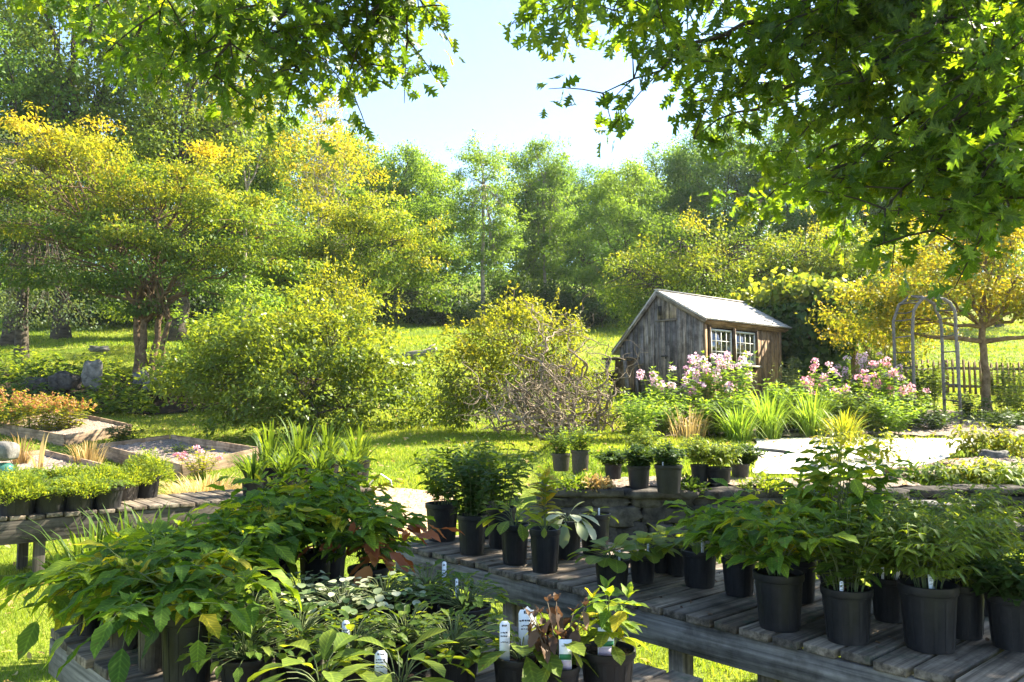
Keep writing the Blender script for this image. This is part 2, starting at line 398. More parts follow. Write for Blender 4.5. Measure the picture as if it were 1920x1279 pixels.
# ------------------------------------------------------------------ leaf outlines
def leaf_vars(ts, ws, fwd=None, n=4, fold=.25, droop=.2):
    r = np.random.default_rng(len(ts)); out = []
    for i in range(n):
        V, L, T = leaf_t(ts, [w * r.uniform(.82, 1.12) for w in ws], fold * r.uniform(.3, 1.7), droop * r.uniform(-.4, 2.2), fwd)
        V[:, 0] += r.normal() * .09 * V[:, 1] ** 2; V[:, 2] += .035 * np.sin(V[:, 1] * r.uniform(8, 14) + np.sign(V[:, 0]) * 1.5)
        out.append((V, L, T))
    return out
def leaf_t(ts, ws, fold=.25, droop=.18, fwd=None):
    fwd = fwd or [0] * len(ts); V = []; sec = []
    for t, w, f in zip(ts, ws, fwd):
        z = -droop * t * t
        if w == 0: sec.append([len(V)]); V.append((0, t, z))
        else:
            sec.append([len(V), len(V) + 1, len(V) + 2])
            V += [(-w, t + f, z + fold * w), (0, t, z), (w, t + f, z + fold * w)]
    fs = []
    for a, b in zip(sec[:-1], sec[1:]):
        if len(a) == 1 and len(b) == 3: fs += [(a[0], b[1], b[0]), (a[0], b[2], b[1])]
        elif len(a) == 3 and len(b) == 3: fs += [(a[0], a[1], b[1], b[0]), (a[1], a[2], b[2], b[1])]
        elif len(a) == 3: fs += [(a[0], a[1], b[0]), (a[1], a[2], b[0])]
    return (np.array(V, float), np.array([i for f in fs for i in f]), np.array([len(f) for f in fs]))
OVATE = leaf_vars([0, .1, .28, .42, .46, .62, .66, .8, .84, 1], [0, .11, .235, .255, .235, .22, .195, .145, .115, 0])
OV3 = leaf_t([0, .35, .72, 1], [0, .26, .18, 0])
LANCE = leaf_t([0, .2, .5, .8, 1], [0, .09, .125, .075, 0], .2, .25)
ROUND = leaf_t([0, .1, .3, .55, .8, .95, 1], [0, .3, .46, .5, .4, .2, 0], .15, .2)
BROAD = leaf_t([0, .15, .4, .65, .85, 1], [0, .07, .17, .25, .2, 0], .3, .35)
MAPLE = leaf_t([0, .05, .2, .34, .45, .6, .78, 1], [0, .1, .46, .22, .42, .14, .12, 0], .15, .2, [0, -.05, .1, 0, .14, 0, .02, 0])
OAK = leaf_vars([0, .14, .22, .32, .42, .52, .62, .70, .80, .88, 1],
             [0, .05, .20, .07, .33, .09, .38, .10, .24, .06, 0], [0, 0, .08, 0, .10, 0, .11, 0, .10, .02, 0], 5, .25, .3)
DIAM = (np.array([(0, 0, 0), (.27, .5, .08), (0, 1, -.12), (-.27, .5, .08)], float), np.array([0, 1, 2, 3]), np.array([4]))
NEEDLE = (np.array([(-.07, 0, 0), (.07, 0, 0), (0, 1, 0)], float), np.array([0, 1, 2]), np.array([3]))
PETAL = leaf_t([0, .4, .8, 1], [0, .28, .34, 0], .1, .1)

def bez(p0, p1, p2, n=8):
    t = np.linspace(0, 1, n)[:, None]
    return (1 - t) ** 2 * np.asarray(p0) + 2 * t * (1 - t) * np.asarray(p1) + t * t * np.asarray(p2)
def unit(rng, n):
    return nz(rng.normal(size=(n, 3)))

# ------------------------------------------------------------------ plant builders
def tree_meshes(name, H, lobes, r0, n_cl, n_leaf, size, spread, flat=.6, leaf='leaf_mid', bark='bark', seed=0, split=.3, T=DIAM,
                stems=((0, 0),), shell=.55, twigs=160, top_tint=.35, droop=.25, lean=(0, 0), limb_r=.5, base_tint=.3, shoots=70):
    """trunk and crown meshes of one tree; lobes = (x, y, z, rx, ry, rz) in metres from its foot"""
    rng = np.random.default_rng(seed)
    lob = np.array(lobes, float); vol = (lob[:, 3] * lob[:, 4] * lob[:, 5]) ** .8
    n_cl = int(n_cl * .8); n_leaf = n_leaf * 1.3; spread = spread * .8
    k = rng.choice(len(lob), n_cl, p=vol / vol.sum())
    d = unit(rng, n_cl); r = 1 - (1 - shell) * rng.random(n_cl) ** 1.3
    r = np.where(rng.random(n_cl) < .14, rng.uniform(1.05, 1.4, n_cl), r)
    C = lob[k, :3] + d * r[:, None] * lob[k, 3:]
    C += rng.normal(size=C.shape) * spread * .4
    cs = np.where(r > 1.02, rng.uniform(.45, .75, n_cl), rng.uniform(.55, 1.3, n_cl))
    q_ = 2.4 / max(lob[:, 3].mean(), .3); ph = rng.random(3) * 6
    hole = np.sin(C[:, 0] * q_ * 1.3 + ph[0]) * np.sin(C[:, 1] * q_ * 1.2 + ph[1]) + np.sin(C[:, 2] * q_ * 2.1 + ph[2] + C[:, 0] * q_ * .6)
    ok = (C[:, 2] > .15) & ((hole < .75) | (r > 1.02))
    C, k, cs = C[ok], k[ok], cs[ok]; n_cl = len(C)
    cnt = np.maximum((n_leaf * cs ** 2 * rng.uniform(.5, 1.4, n_cl)).astype(int), 4)
    idx = np.repeat(np.arange(n_cl), cnt)
    off = rng.normal(size=(len(idx), 3)) * spread * np.array([1, 1, flat]) * cs[idx][:, None]
    P = C[idx] + off
    ctr = lob[:, :3].mean(0)
    out = nz(C - ctr)[idx]
    dome = nz(off / np.array([1, 1, flat]) + 1e-6)
    al = out * .35 + dome * .5 + unit(rng, len(idx)) * .8 + np.array([0, 0, -droop])
    nr = np.array([0, 0, .75]) + dome * .55 + out * .2 + unit(rng, len(idx)) * .6
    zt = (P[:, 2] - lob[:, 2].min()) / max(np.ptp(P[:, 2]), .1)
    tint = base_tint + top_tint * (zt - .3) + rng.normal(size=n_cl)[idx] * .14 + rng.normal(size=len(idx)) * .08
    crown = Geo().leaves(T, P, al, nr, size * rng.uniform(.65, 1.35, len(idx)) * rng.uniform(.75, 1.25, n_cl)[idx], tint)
    far = [i for i in rng.permutation(n_cl) if C[i, 2] > np.median(C[:, 2]) * .8 and rng.random() < .5][:shoots]
    sh = Geo()
    for i in far:                                     # long single shoots that break the outline
        dv = nz(nz(C[i] - ctr) * .7 + np.array([0, 0, .5]) + rng.normal(size=3) * .3); ln = spread * rng.uniform(1.6, 3.2)
        e = C[i] + dv * ln; pts = bez(C[i], C[i] + dv * ln * .55 + np.array([0, 0, .1 * ln]), e, 6); sh.tube(pts, np.linspace(max(r0 * .05, .004), .002, 6), 3, .5, cap=False)
        m_ = int(16 * ln / (spread * 2.4)); f_ = rng.uniform(.15, 1, m_); pp = pts[(f_ * 5).astype(int)] + rng.normal(size=(m_, 3)) * size * .35
        crown.leaves(T, pp, dv + unit(rng, m_) * .9, np.array([0, 0, .7]) + unit(rng, m_) * .6, size * rng.uniform(.6, 1.15, m_), base_tint + top_tint * .5 + rng.normal(size=m_) * .12)
    tr = Geo()
    zs = split * H; ns = len(stems)
    top = lob[np.argmax(lob[:, 2])]
    ends = []
    for i, (sx, sy) in enumerate(stems):
        n = 9; t = np.linspace(0, 1, n)
        sp = np.array([sx * 2.2 + lean[0], sy * 2.2 + lean[1], zs * (1 + .25 * (i % 2))])
        pts = np.stack([sx + (sp[0] - sx) * t ** 1.2, sy + (sp[1] - sy) * t ** 1.2, -.25 + (sp[2] + .25) * t], 1)
        pts[1:-1, :2] += rng.normal(size=(n - 2, 2)) * r0 * .22
        rr = r0 * (1.0 if ns == 1 else .75 - .12 * (i % 3))
        tr.tube(pts, rr * (1.0 - .35 * t + .65 * np.exp(-t * 9)), 9, rng.uniform(.3, .7))
        ends.append((pts[-1], rr * .65))
    limb = []
    if sh.v: tr.add(np.concatenate(sh.v), np.concatenate(sh.l), np.concatenate(sh.t), np.concatenate(sh.a))
    for j, L in enumerate(lob):
        e, er = ends[j % ns]
        tgt = L[:3] + np.array([0, 0, L[5] * .35])
        mid = (e + tgt) / 2 + np.array([0, 0, np.linalg.norm(tgt - e) * .12]) + rng.normal(size=3) * .1 * np.linalg.norm(tgt - e)
        pts = bez(e - np.array([0, 0, er]), mid, tgt, 10); pts[2:-1] += rng.normal(size=(7, 3)) * np.linalg.norm(tgt - e) * .018
        tr.tube(pts, np.linspace(er * limb_r * 1.5, max(r0 * .07, .008), 10), 6, rng.uniform(.3, .7))
        limb.append(pts)
    for c in rng.permutation(n_cl)[:twigs]:
        pts = limb[k[c]]; a = pts[rng.integers(3, 10)]
        m_ = (a + C[c]) / 2 + rng.normal(size=3) * .12 * np.linalg.norm(C[c] - a)
        tr.tube(bez(a, m_, C[c], 5), np.linspace(max(r0 * .11, .008), max(r0 * .02, .004), 5), 4, rng.uniform(.3, .7), cap=False)
    return tr.mesh('trunk', M[bark], True), crown.mesh('crown', M[leaf])
def put_tree(name, meshes, label, loc, rz=0.0, scale=1.0, cat='tree', group=None, trunk_name='trunk', crown_name='crown'):
    t = thing(name, label, cat, loc, rz, group, scale)
    if meshes[0] is not None: link(trunk_name, meshes[0], t)
    link(crown_name, meshes[1], t)
    return t

def stem_plant(rng, n=8, h=.4, spread=.18, base_r=.05, T=OVATE, size=.08, nodes=8, arr='opp', start=.25, up=.35, tint=(.4, .15),
               pin=5, rachis=.22, droop=.2, sr=.004, hvar=.3, wide=1.0, tip_tint=.1, curve=.6, terminal=True, bias=(0, 0)):
    """stems that spring from one spot and carry leaves; returns (leaf Geo, stem Geo, tip points)"""
    lg, sg, tips = Geo(), Geo(), []
    P, A, N, Z, TT = [], [], [], [], []
    for i in range(n):
        az = 2 * math.pi * (i + rng.random()) / n * 2.39996 * .42 + rng.random() * 6.3
        q = rng.random() ** .6
        d = np.array([math.cos(az), math.sin(az), 0])
        hh = h * rng.uniform(1 - hvar, 1)
        p0 = d * base_r * q; p2 = d * (base_r * q + spread * q * rng.uniform(.6, 1.15)) + np.array([bias[0], bias[1], hh * (1 - .25 * q * q)])
        p1 = p0 * .6 + p2 * np.array([.4 * (1 - curve) + .1, .4 * (1 - curve) + .1, curve])
        pts = bez(p0, p1, p2, 9); sg.tube(pts, np.linspace(sr, sr * .45, 9), 4, rng.uniform(.3, .8), cap=False)
        tips.append((p2, nz(p2 - pts[-3])))
        tn = nodes if np.isscalar(nodes) else rng.integers(*nodes)
        st = tint[0] + rng.normal() * tint[1] * .6
        a0 = rng.random() * 6.3
        for j in range(tn):
            t = start + (1 - start) * (j + .5 * rng.random()) / tn
            f = t * 8; b = min(int(f), 7); p = pts[b] + (pts[b + 1] - pts[b]) * (f - b); ax = nz(pts[b + 1] - pts[b])
            s = size * (.75 + .6 * math.sin(math.pi * (.2 + .65 * (t - start) / (1 - start)))) * rng.uniform(.75, 1.15)
            if arr == 'opp': angs = [a0 + j * 1.57, a0 + j * 1.57 + math.pi]
            elif arr == 'whorl': angs = [a0 + j * .5 + q_ * 2.09 for q_ in range(3)]
            else: angs = [a0 + j * 2.4]
            for an in angs:
                an += rng.normal() * .25
                o = np.array([math.cos(an), math.sin(an), 0])
                u = up + rng.normal() * .18 - .15 * (1 - t)
                dr = nz(o * math.cos(u) + np.array([0, 0, math.sin(u)]))
                if arr == 'pin':
                    Lr = rachis * rng.uniform(.7, 1.15)
                    e = p + dr * Lr - np.array([0, 0, droop * Lr * rng.uniform(.3, 1.2)])
                    rp = bez(p, p + dr * Lr * .55, e, 6); sg.tube(rp, np.linspace(sr * .5, sr * .25, 6), 3, .7, cap=False)
                    side = nz(np.cross(dr, [0, 0, 1])); lt = st + rng.normal() * tint[1] * .7
                    nl = (pin - 1) // 2
                    for m_ in range(nl):
                        w = .42 + .5 * m_ / max(nl - .3, 1); bp = rp[min(int(w * 5), 5)]
                        for sd in (-1, 1):
                            P.append(bp); A.append(nz(dr * .55 + side * sd + np.array([0, 0, -.25 + rng.normal() * .15])))
                            N.append(np.array([0, 0, 1]) + side * sd * .15 + rng.normal(size=3) * .22); Z.append(s * rng.uniform(.8, 1.05)); TT.append(lt + rng.normal() * .06)
                    P.append(e); A.append(nz(e - rp[3] + np.array([0, 0, -.03]))); N.append(np.array([0, 0, 1]) + rng.normal(size=3) * .22); Z.append(s * 1.15); TT.append(lt)
                else:
                    P.append(p); A.append(dr + np.array([0, 0, -droop * .5])); N.append(np.array([0, 0, 1]) + ax * .4 + rng.normal(size=3) * .25)
                    Z.append(s); TT.append(st + rng.normal() * tint[1] + tip_tint * (t - .5))
        if terminal:
            for q_ in range(3):
                an = rng.random() * 6.3
                P.append(p2); A.append(np.array([math.cos(an), math.sin(an), 1.0 + rng.random()])); N.append(np.array([math.cos(an), math.sin(an), -.3]) * -1 + rng.normal(size=3) * .1)
                Z.append(size * rng.uniform(.45, .75)); TT.append(st + tip_tint + rng.normal() * .08)
    if P: lg.leaves(T, np.array(P), np.array(A), np.array(N), np.array(Z), np.array(TT), wide)
    return lg, sg, tips

def rosette(rng, n=16, h=.12, spread=.16, T=BROAD, size=.13, tint=(.5, .15), sr=.003, up=.5, wide=1.0, base_r=.02, drp=.4):
    """leaves on their own stalks rising from the crown of the plant"""
    lg, sg = Geo(), Geo(); P, A, N, Z, TT = [], [], [], [], []
    for i in range(n):
        az = i * 2.39996 + rng.normal() * .3; q = ((i + .5) / n) ** .5
        d = np.array([math.cos(az), math.sin(az), 0])
        p0 = d * base_r * rng.random()
        e = d * spread * q * rng.uniform(.7, 1.1) + np.array([0, 0, h * (1.05 - .6 * q * q) * rng.uniform(.7, 1.1)])
        pts = bez(p0, p0 * .5 + e * np.array([.35, .35, .9]), e, 5); sg.tube(pts, np.linspace(sr, sr * .6, 5), 3, .6, cap=False)
        P.append(e); A.append(d * (.4 + q) + np.array([0, 0, up * (1 - q) * 1.6 - drp * q + rng.normal() * .15])); N.append(np.array([0, 0, 1.0]) - d * (.5 * (1 - q)) + rng.normal(size=3) * .18)
        Z.append(size * rng.uniform(.65, 1.1)); TT.append(tint[0] + rng.normal() * tint[1])
    lg.leaves(T, np.array(P), np.array(A), np.array(N), np.array(Z), np.array(TT), wide)
    return lg, sg

def blades(rng, n=40, h=.6, spread=.25, base_r=.1, w=.012, tint=(.5, .2), bend=.5, g=None, origin=(0, 0, 0), hvar=.5):
    """strap or grass blades as tapering strips"""
    g = g or Geo(); V, L, T, A = [], [], [], []; o = np.asarray(origin, float); m_ = 6
    for i in range(n):
        az = rng.random() * 6.3; d = np.array([math.cos(az), math.sin(az), 0]); sd = np.array([-d[1], d[0], 0])
        q = rng.random() ** .7; hh = h * rng.uniform(1 - hvar, 1); b = o + d * base_r * q
        s_ = spread * q * rng.uniform(.5, 1.2); drop = bend * rng.random() ** 2 * hh
        pts = bez(b, b + d * s_ * .25 + np.array([0, 0, hh * .85]), b + d * (s_ + drop * .5) + np.array([0, 0, hh - drop]), m_)
        ws = w * rng.uniform(.7, 1.2) * np.array([.8, 1, .95, .8, .5, .03]); k = len(V)
        for p, ww in zip(pts, ws): V += [p - sd * ww, p + sd * ww]
        for j in range(m_ - 1):
            a = k + 2 * j; L += [a, a + 1, a + 3, a + 2]; T.append(4)
        A += [tint[0] + rng.normal() * tint[1]] * (2 * m_)
    g.add(np.array(V), L, T, np.array(A)); return g

def mound(rng, n=900, r=.2, h=.15, size=.03, T=DIAM, tint=(.5, .2), up=.7, holes=.25):
    """a low dense cushion of small leaves"""
    az = rng.random(n) * 6.3; q = rng.random(n) ** .5
    zz = h * (1 - q ** 2.2) * rng.uniform(.45, 1.05, n)
    P = np.stack([np.cos(az) * q * r, np.sin(az) * q * r, zz], 1); P += rng.normal(size=P.shape) * size * .5
    P[:, 2] += h * .25 * np.sin(P[:, 0] / r * 7 + rng.random() * 6) * np.sin(P[:, 1] / r * 6 + rng.random() * 6)
    out = np.stack([np.cos(az) * q, np.sin(az) * q, np.full(n, up)], 1)
    return Geo().leaves(T, P, out + unit(rng, n) * .7, np.array([0, 0, 1]) + unit(rng, n) * .8, size * rng.uniform(.6, 1.3, n), tint[0] + rng.normal(size=n) * tint[1])

def one_head(rng, tips, r=.05, n=26, size=.022, tint=(.6, .25), dome=.7):
    P, A, N, Z, TT = [], [], [], [], []
    for p, ax in tips:
        d = unit(rng, n); d[:, 2] = np.abs(d[:, 2]) * dome
        P.append(p + d * r); A.append(d * .3 + unit(rng, n)); N.append(d + unit(rng, n) * .3); Z.append(size * rng.uniform(.7, 1.3, n)); TT.append(tint[0] + rng.normal() * .15 + rng.normal(size=n) * tint[1])
    return Geo().leaves(PETAL, np.concatenate(P), np.concatenate(A), np.concatenate(N), np.concatenate(Z), np.concatenate(TT), 1.4)

def flower_heads(rng, tips, *a, **k):
    return [one_head(rng, [t], *a, **k) for t in tips]
# ------------------------------------------------------------------ nursery pots
def pot_geo(r, h):
    g = Geo()
    g.lathe([(0, .002), (r * .78, 0), (r * .80, .012), (r * .93, h * .80), (r * .95, h * .86), (r * 1.0, h * .87), (r * 1.02, h * .90), (r * 1.02, h), (r * .96, h + .002), (r * .94, h * .88)], 28)
    for i in range(14):                               # moulded ribs of the wall
        a = i * 2 * math.pi / 14
        g.beam((math.cos(a) * r * .805, math.sin(a) * r * .805, .015), (math.cos(a) * r * .925, math.sin(a) * r * .925, h * .8), .012, .002, .5, up=(math.cos(a), math.sin(a), .1))
    return g
def soil_geo(r, h, rng):
    g = Geo(); n = 16; V = [(0, 0, h * .9)]
    for q in (.5, .94):
        for i in range(n):
            a = i * 6.2832 / n; V.append((math.cos(a) * r * q, math.sin(a) * r * q, h * .88 + rng.uniform(0, .012)))
    fs = [(0, 1 + i, 1 + (i + 1) % n) for i in range(n)] + [(1 + i, 1 + n + i, 1 + n + (i + 1) % n, 1 + (i + 1) % n) for i in range(n)]
    return g.faces(V, fs)
def plant_tag(parent, loc, w, h, rz=0.0, tilt=.1, style='stick'):
    """a white plastic label pushed into the pot"""
    g = Geo(); t = .0015
    if style == 'stick': poly = [(-w / 2, 0, 0), (w / 2, 0, 0), (w / 2, 0, h - w * .3), (w * .25, 0, h), (-w * .25, 0, h), (-w / 2, 0, h - w * .3)]
    elif style == 'scallop': poly = [(-w * .3, 0, 0), (w * .3, 0, 0), (w * .36, 0, h * .35), (w / 2, 0, h * .4), (w / 2, 0, h * .86), (w * .4, 0, h * .93), (w * .2, 0, h * .93), (0, 0, h), (-w * .2, 0, h * .93), (-w * .4, 0, h * .93), (-w / 2, 0, h * .86), (-w / 2, 0, h * .4), (-w * .36, 0, h * .35)]
    else: poly = [(-w / 2, 0, 0), (w / 2, 0, 0), (w / 2, 0, h), (-w / 2, 0, h)]
    g.prism(poly, (0, t, 0))
    o = g.build('plant_tag', M['tag_white'], parent)
    o.location = loc; o.rotation_euler = (tilt, 0, rz)
    rng = np.random.default_rng(int(abs(loc[0] + loc[2]) * 1e4) % 997)
    ink = Geo()
    rows = {'stick': [(.9, .45, .05), (.74, .7, .03), (.66, .75, .03), (.52, .7, .02)], 'scallop': [(.88, .3, .05), (.72, .8, .035), (.62, .6, .02), (.56, .62, .02)], 'card': [(.82, .5, .02)]}[style]
    for z, wd, th in rows:                            # handwritten lines: short strokes
        x = -w * wd / 2
        while x < w * wd / 2:
            sw = w * rng.uniform(.05, .12); ink.box((x, -.0012, h * (z + rng.uniform(-.008, .008))), (sw, .001, h * th * rng.uniform(.6, 1.1)), None, .5); x += sw * 1.35
    ink.build('writing', M['tag_ink'], o)
    if style == 'card':
        Geo().box((0, -.0013, h * .5), (w * .96, .001, h * .16), None, .5).build('printed_band', M['tag_green'], o)
        Geo().box((0, -.0013, h * .25), (w * .9, .001, h * .28), None, .5).build('printed_picture', M['tag_photo'], o)
    return o
def potted(label, loc, r, h, parts, seed, rz=None, pot='pot', group='potted plants for sale', tags=(), tilt=0.0, cat='potted plant', name='potted_plant'):
    """parts = list of (name, Geo, material) whose origin is the soil surface"""
    rng = np.random.default_rng(seed)
    t = thing(name, label, cat, loc, rng.random() * 6.3 if rz is None else rz, group)
    t.rotation_euler.x = tilt
    pot_geo(r, h).build('pot', M[pot], t, smooth=False)
    for p in t.children: shade_auto(p)
    soil_geo(r, h, rng).build('soil', M['soil'], t)
    for nm, g, mt in parts:
        o = g.build(nm, M[mt], t); o.location = (0, 0, h * .88)
    for a in tags: plant_tag(t, (a[0] * r, a[1] * r, h * .86), *a[2:])
    return t
def shade_auto(o):
    me = o.data
    me.polygons.foreach_set('use_smooth', np.ones(len(me.polygons), bool))
    try: me.set_sharp_from_angle(angle=math.radians(35))
    except Exception: pass

# ------------------------------------------------------------------ the ground
def axis(lo, hi, n, c=0.0, k=2.6):
    s = np.sinh(np.linspace(-k, k, n)); s = s / s[-1]
    return np.where(s < 0, c + s * (c - lo), c + s * (hi - c))
gx = axis(-150, 150, 260, .6); gy = np.unique(np.concatenate([axis(-20, 260, 300, 8.0, 3.2), np.linspace(8.0, 8.3, 9)]))
XX, YY = np.meshgrid(gx, gy); ZZ = ground(XX, YY)
nx_, ny_ = len(gx), len(gy)
ii = (np.arange(ny_ - 1)[:, None] * nx_ + np.arange(nx_ - 1)[None, :]).ravel()
structure('ground', Geo().add(np.stack([XX, YY, ZZ], -1).reshape(-1, 3), np.stack([ii, ii + 1, ii + nx_ + 1, ii + nx_], 1).ravel(), [4] * len(ii)), M['lawn'])
def patch(name, quad, mat, lift=.02, nu=40, nv=30, wob=.12, seed=1, gravel=0.0):
    """a sheet on the ground between four corners, its edge a little uneven"""
    a, b, c, d = [np.array(q, float) for q in quad]
    u = np.linspace(0, 1, nu)[None, :, None]; v = np.linspace(0, 1, nv)[:, None, None]
    p = (a * (1 - u) + b * u) * (1 - v) + (d * (1 - u) + c * u) * v
    rng = np.random.default_rng(seed)
    x, y = p[..., 0], p[..., 1]; x = x + wob * np.sin(y * 3.1 + seed) * .5; y = y + wob * np.sin(x * 2.3 + seed * 2)
    z = ground(x, y) + lift + rng.random(x.shape) * gravel
    i = (np.arange(nv - 1)[:, None] * nu + np.arange(nu - 1)[None, :]).ravel()
    return structure(name, Geo().add(np.stack([x, y, z], -1).reshape(-1, 3), np.stack([i, i + 1, i + nu + 1, i + nu], 1).ravel(), [4] * len(i)), M[mat], smooth=not gravel)
PATIO = [(2.75, 9.0), (4.7, 9.15), (7.6, 13.0), (3.9, 13.0)]
MULCH = [(3.9, 8.75), (8.5, 9.4), (10.5, 12.6), (4.75, 9.45)]
PATHQ = [(-1.9, 8.5), (-.75, 8.4), (-.75, 10.1), (-2.1, 10.3)]
patch('patio', PATIO, 'concrete', .024, 60, 60, .08)
patch('mulch_bed', MULCH, 'mulch', .03, 150, 70, .15, 4, .03)
patch('path', PATHQ, 'path', .02, 40, 40, .15, 3, .008)
patch('gravel_strip', [(.4, 8.22), (4.2, 8.22), (4.2, 8.75), (.4, 8.7)], 'mulch', .03, 90, 20, .08, 8, .02)
patch('flower_bed_soil', [(2.2, 13.25), (9.5, 13.2), (9.5, 17.2), (3.4, 18.2)], 'mulch', .02, 80, 60, .2, 6, .03)
patch('bank_soil', [(-16, 21.2), (-6.0, 20.6), (-5.5, 24.2), (-16, 24.8)], 'soil', .02, 60, 30, .2, 7, .02)

def bed_frame(name, label, p1, p2, width, top, hgt=.24):
    p1 = np.array(p1, float); p2 = np.array(p2, float); d = nz(p2 - p1); n = np.array([-d[1], d[0]])
    if n[1] < 0: n = -n
    c = [p1, p2, p2 + n * width, p1 + n * width]
    t = thing(name, label, 'raised bed', (*((c[0] + c[2]) / 2), 0), 0, 'raised beds of grey boards')
    o = np.array([*((c[0] + c[2]) / 2), 0])
    for i in range(4):
        a, b = c[i], c[(i + 1) % 4]; e = nz(b - a) * .03; za, zb_ = gz(*a) + hgt, gz(*b) + hgt
        g = Geo().beam(np.array([*(a + e * (i % 2)), za - .2]) - o, np.array([*(b - e * (i % 2)), zb_ - .2]) - o, .045, .4, .4 + .1 * i)
        g.build('board', M['wood_bed'], t, bevel=.004)
    u = np.linspace(.02, .98, 60)[None, :, None]; v = np.linspace(.03, .97, 30)[:, None, None]
    P = (c[0] * (1 - u) + c[1] * u) * (1 - v) + (c[3] * (1 - u) + c[2] * u) * v
    z = ground(P[..., 0], P[..., 1]) + hgt - .09 + np.random.default_rng(5).random(P.shape[:2]) * .03
    i = (np.arange(29)[:, None] * 60 + np.arange(59)[None, :]).ravel()
    Geo().add(np.concatenate([P - o[:2], z[..., None]], -1).reshape(-1, 3), np.stack([i, i + 1, i + 61, i + 60], 1).ravel(), [4] * len(i)).build('soil', M['mulch'], t)
    return c
bed_a = bed_frame('raised_bed', 'mulched raised bed with pink flowers at its near corner', (-8.25, 16.0), (-5.56, 13.5), 1.46, .70)
bed_c = bed_frame('raised_bed', 'raised bed filled with orange brown plumes', (-11.9, 18.5), (-9.5, 17.0), 1.5, .80)
bed_b = bed_frame('raised_bed', 'low bare mulched bed between the grey ornament and the tan grass tuft', (-10.0, 14.35), (-7.15, 11.95), 1.5, .46)

# ------------------------------------------------------------------ the shed
TH = 0.860116
fv = np.array([math.sin(TH), math.cos(TH), 0]); gv = np.array([-math.cos(TH), math.sin(TH), 0]); UP = np.array([0, 0, 1.0])
SC = np.array([4.593, 19.0, 1.78])
shed = thing('garden_shed', 'small weathered board shed with a pale shingle roof behind the pink phlox', 'shed', SC)
zE, zR, zB, RA, RB, FL = 3.79 - 1.78, 4.56 - 1.78, 3.10 - 1.78, 1.36, 2.66, 3.32
def roof_z(a): return zE + (zR - zE) * a / RA if a < RA else zR + (zB - zR) * (a - RA) / (RB + .18 - RA)
rng = np.random.default_rng(11)
g = Geo(); door = Geo(); a = 0.0                      # gable wall of upright boards, door among them
DA, DB, DT = .79, 1.39, 2.00
edges = [0]
while edges[-1] < RB - .02: edges.append(min(edges[-1] + rng.uniform(.14, .21), RB))
edges = sorted(set([e for e in edges if all(abs(e - k) > .07 for k in (DA, DB, RB))] + [DA, DB, RA, RB]))
for a0, a1 in zip(edges[:-1], edges[1:]):
    mid = (a0 + a1) / 2; dd = rng.uniform(-.006, .006)
    indoor = DA - .01 < mid < DB + .01
    def pr(G, z0, z1a, z1b, off, s=.003):
        P = [gv * (a0 + s) + UP * z0, gv * (a1 - s) + UP * z0, gv * (a1 - s) + UP * z1b, gv * (a0 + s) + UP * z1a]
        G.prism([p - fv * (.012 + off) for p in P], fv * .022, rng.uniform(.1, .95))
    if indoor:
        pr(door, -.02, DT, DT, .012 + dd)
        pr(g, DT + .012, roof_z(a0) - .05, roof_z(a1) - .05, dd)
    else: pr(g, -.15 - rng.random() * .06, roof_z(a0) - .05, roof_z(a1) - .05, dd)
g.build('gable_wall', M['wood_shed'], shed)
dr = door.build('door', M['wood_shed'], shed)
lt = Geo(); lt.box(gv * 1.12 - fv * .05 + UP * 1.1, (.03, .03, .10), None, .3); lt.beam(gv * 1.06 - fv * .05 + UP * 1.12, gv * 1.26 - fv * .05 + UP * 1.12, .02, .035, .3)
lt.build('latch', M['dark_iron'], dr)
Geo().beam(gv * .76 - fv * .035 + UP * (DT + .02), gv * 1.42 - fv * .035 + UP * (DT + .012), .03, .035, .2).build('door_drip_board', M['wood_shed'], shed)
v_ = Geo(); v_.box(gv * 1.29 - fv * .03 + UP * 2.27, (.07, .07, .24), np.stack([gv, fv, UP], 1), .0); v_.build('vent_slot', M['dark_iron'], shed)
g = Geo(); x = 0.0                                    # front wall with the opening for the window
W0, W1, WZ0, WZ1 = .14, 2.24, .86, 1.80
while x < FL - .02:
    x1 = min(x + rng.uniform(.14, .2), FL)
    if x < W0 < x1: x1 = W0
    if x < W1 < x1: x1 = W1
    def fr(z0, z1):
        P = [fv * (x + .003) + UP * z0, fv * (x1 - .003) + UP * z0, fv * (x1 - .003) + UP * z1, fv * (x + .003) + UP * z1]
        g.prism([p - gv * (.012 + rng.uniform(-.004, .004)) for p in P], gv * .022, rng.uniform(.3, .8))
    if x1 <= W0 or x >= W1: fr(-.15, zE - .16)
    else: fr(-.15, WZ0 - .04); fr(WZ1 + .04, zE - .16)
    x = x1
g.build('front_wall', M['wood_brown'], shed)
g = Geo()                                             # back, far side and floor close it
g.prism([fv * FL + gv * a_ + UP * z_ for a_, z_ in ((.02, -.1), (RB, -.1), (RB, zB - .05), (RA, zR - .06), (.02, zE - .08))], -fv * .025, .4)
g.prism([gv * RB + UP * -.1, gv * RB + fv * FL + UP * -.1, gv * RB + fv * FL + UP * (zB - .05), gv * RB + UP * (zB - .05)], -gv * .025, .4)
g.prism([fv * .02 + gv * .03 + UP * .02, fv * (FL - .03) + gv * .03 + UP * .02, fv * (FL - .03) + gv * (RB - .03) + UP * .02, fv * .02 + gv * (RB - .03) + UP * .02], UP * .03, .4)
g.build('back_wall', M['wood_shed'], shed)
g = Geo()
g.beam(gv * -.03 + fv * .02 + UP * -.15, gv * -.03 + fv * .02 + UP * (zE - .13), .09, .035, .7, up=-gv)
g.beam(fv * (FL + .02) - gv * .02 + UP * -.15, fv * (FL + .02) - gv * .02 + UP * (zE - .13), .09, .04, .5, up=-gv)
g.build('corner_board', M['wood_brown'], shed)
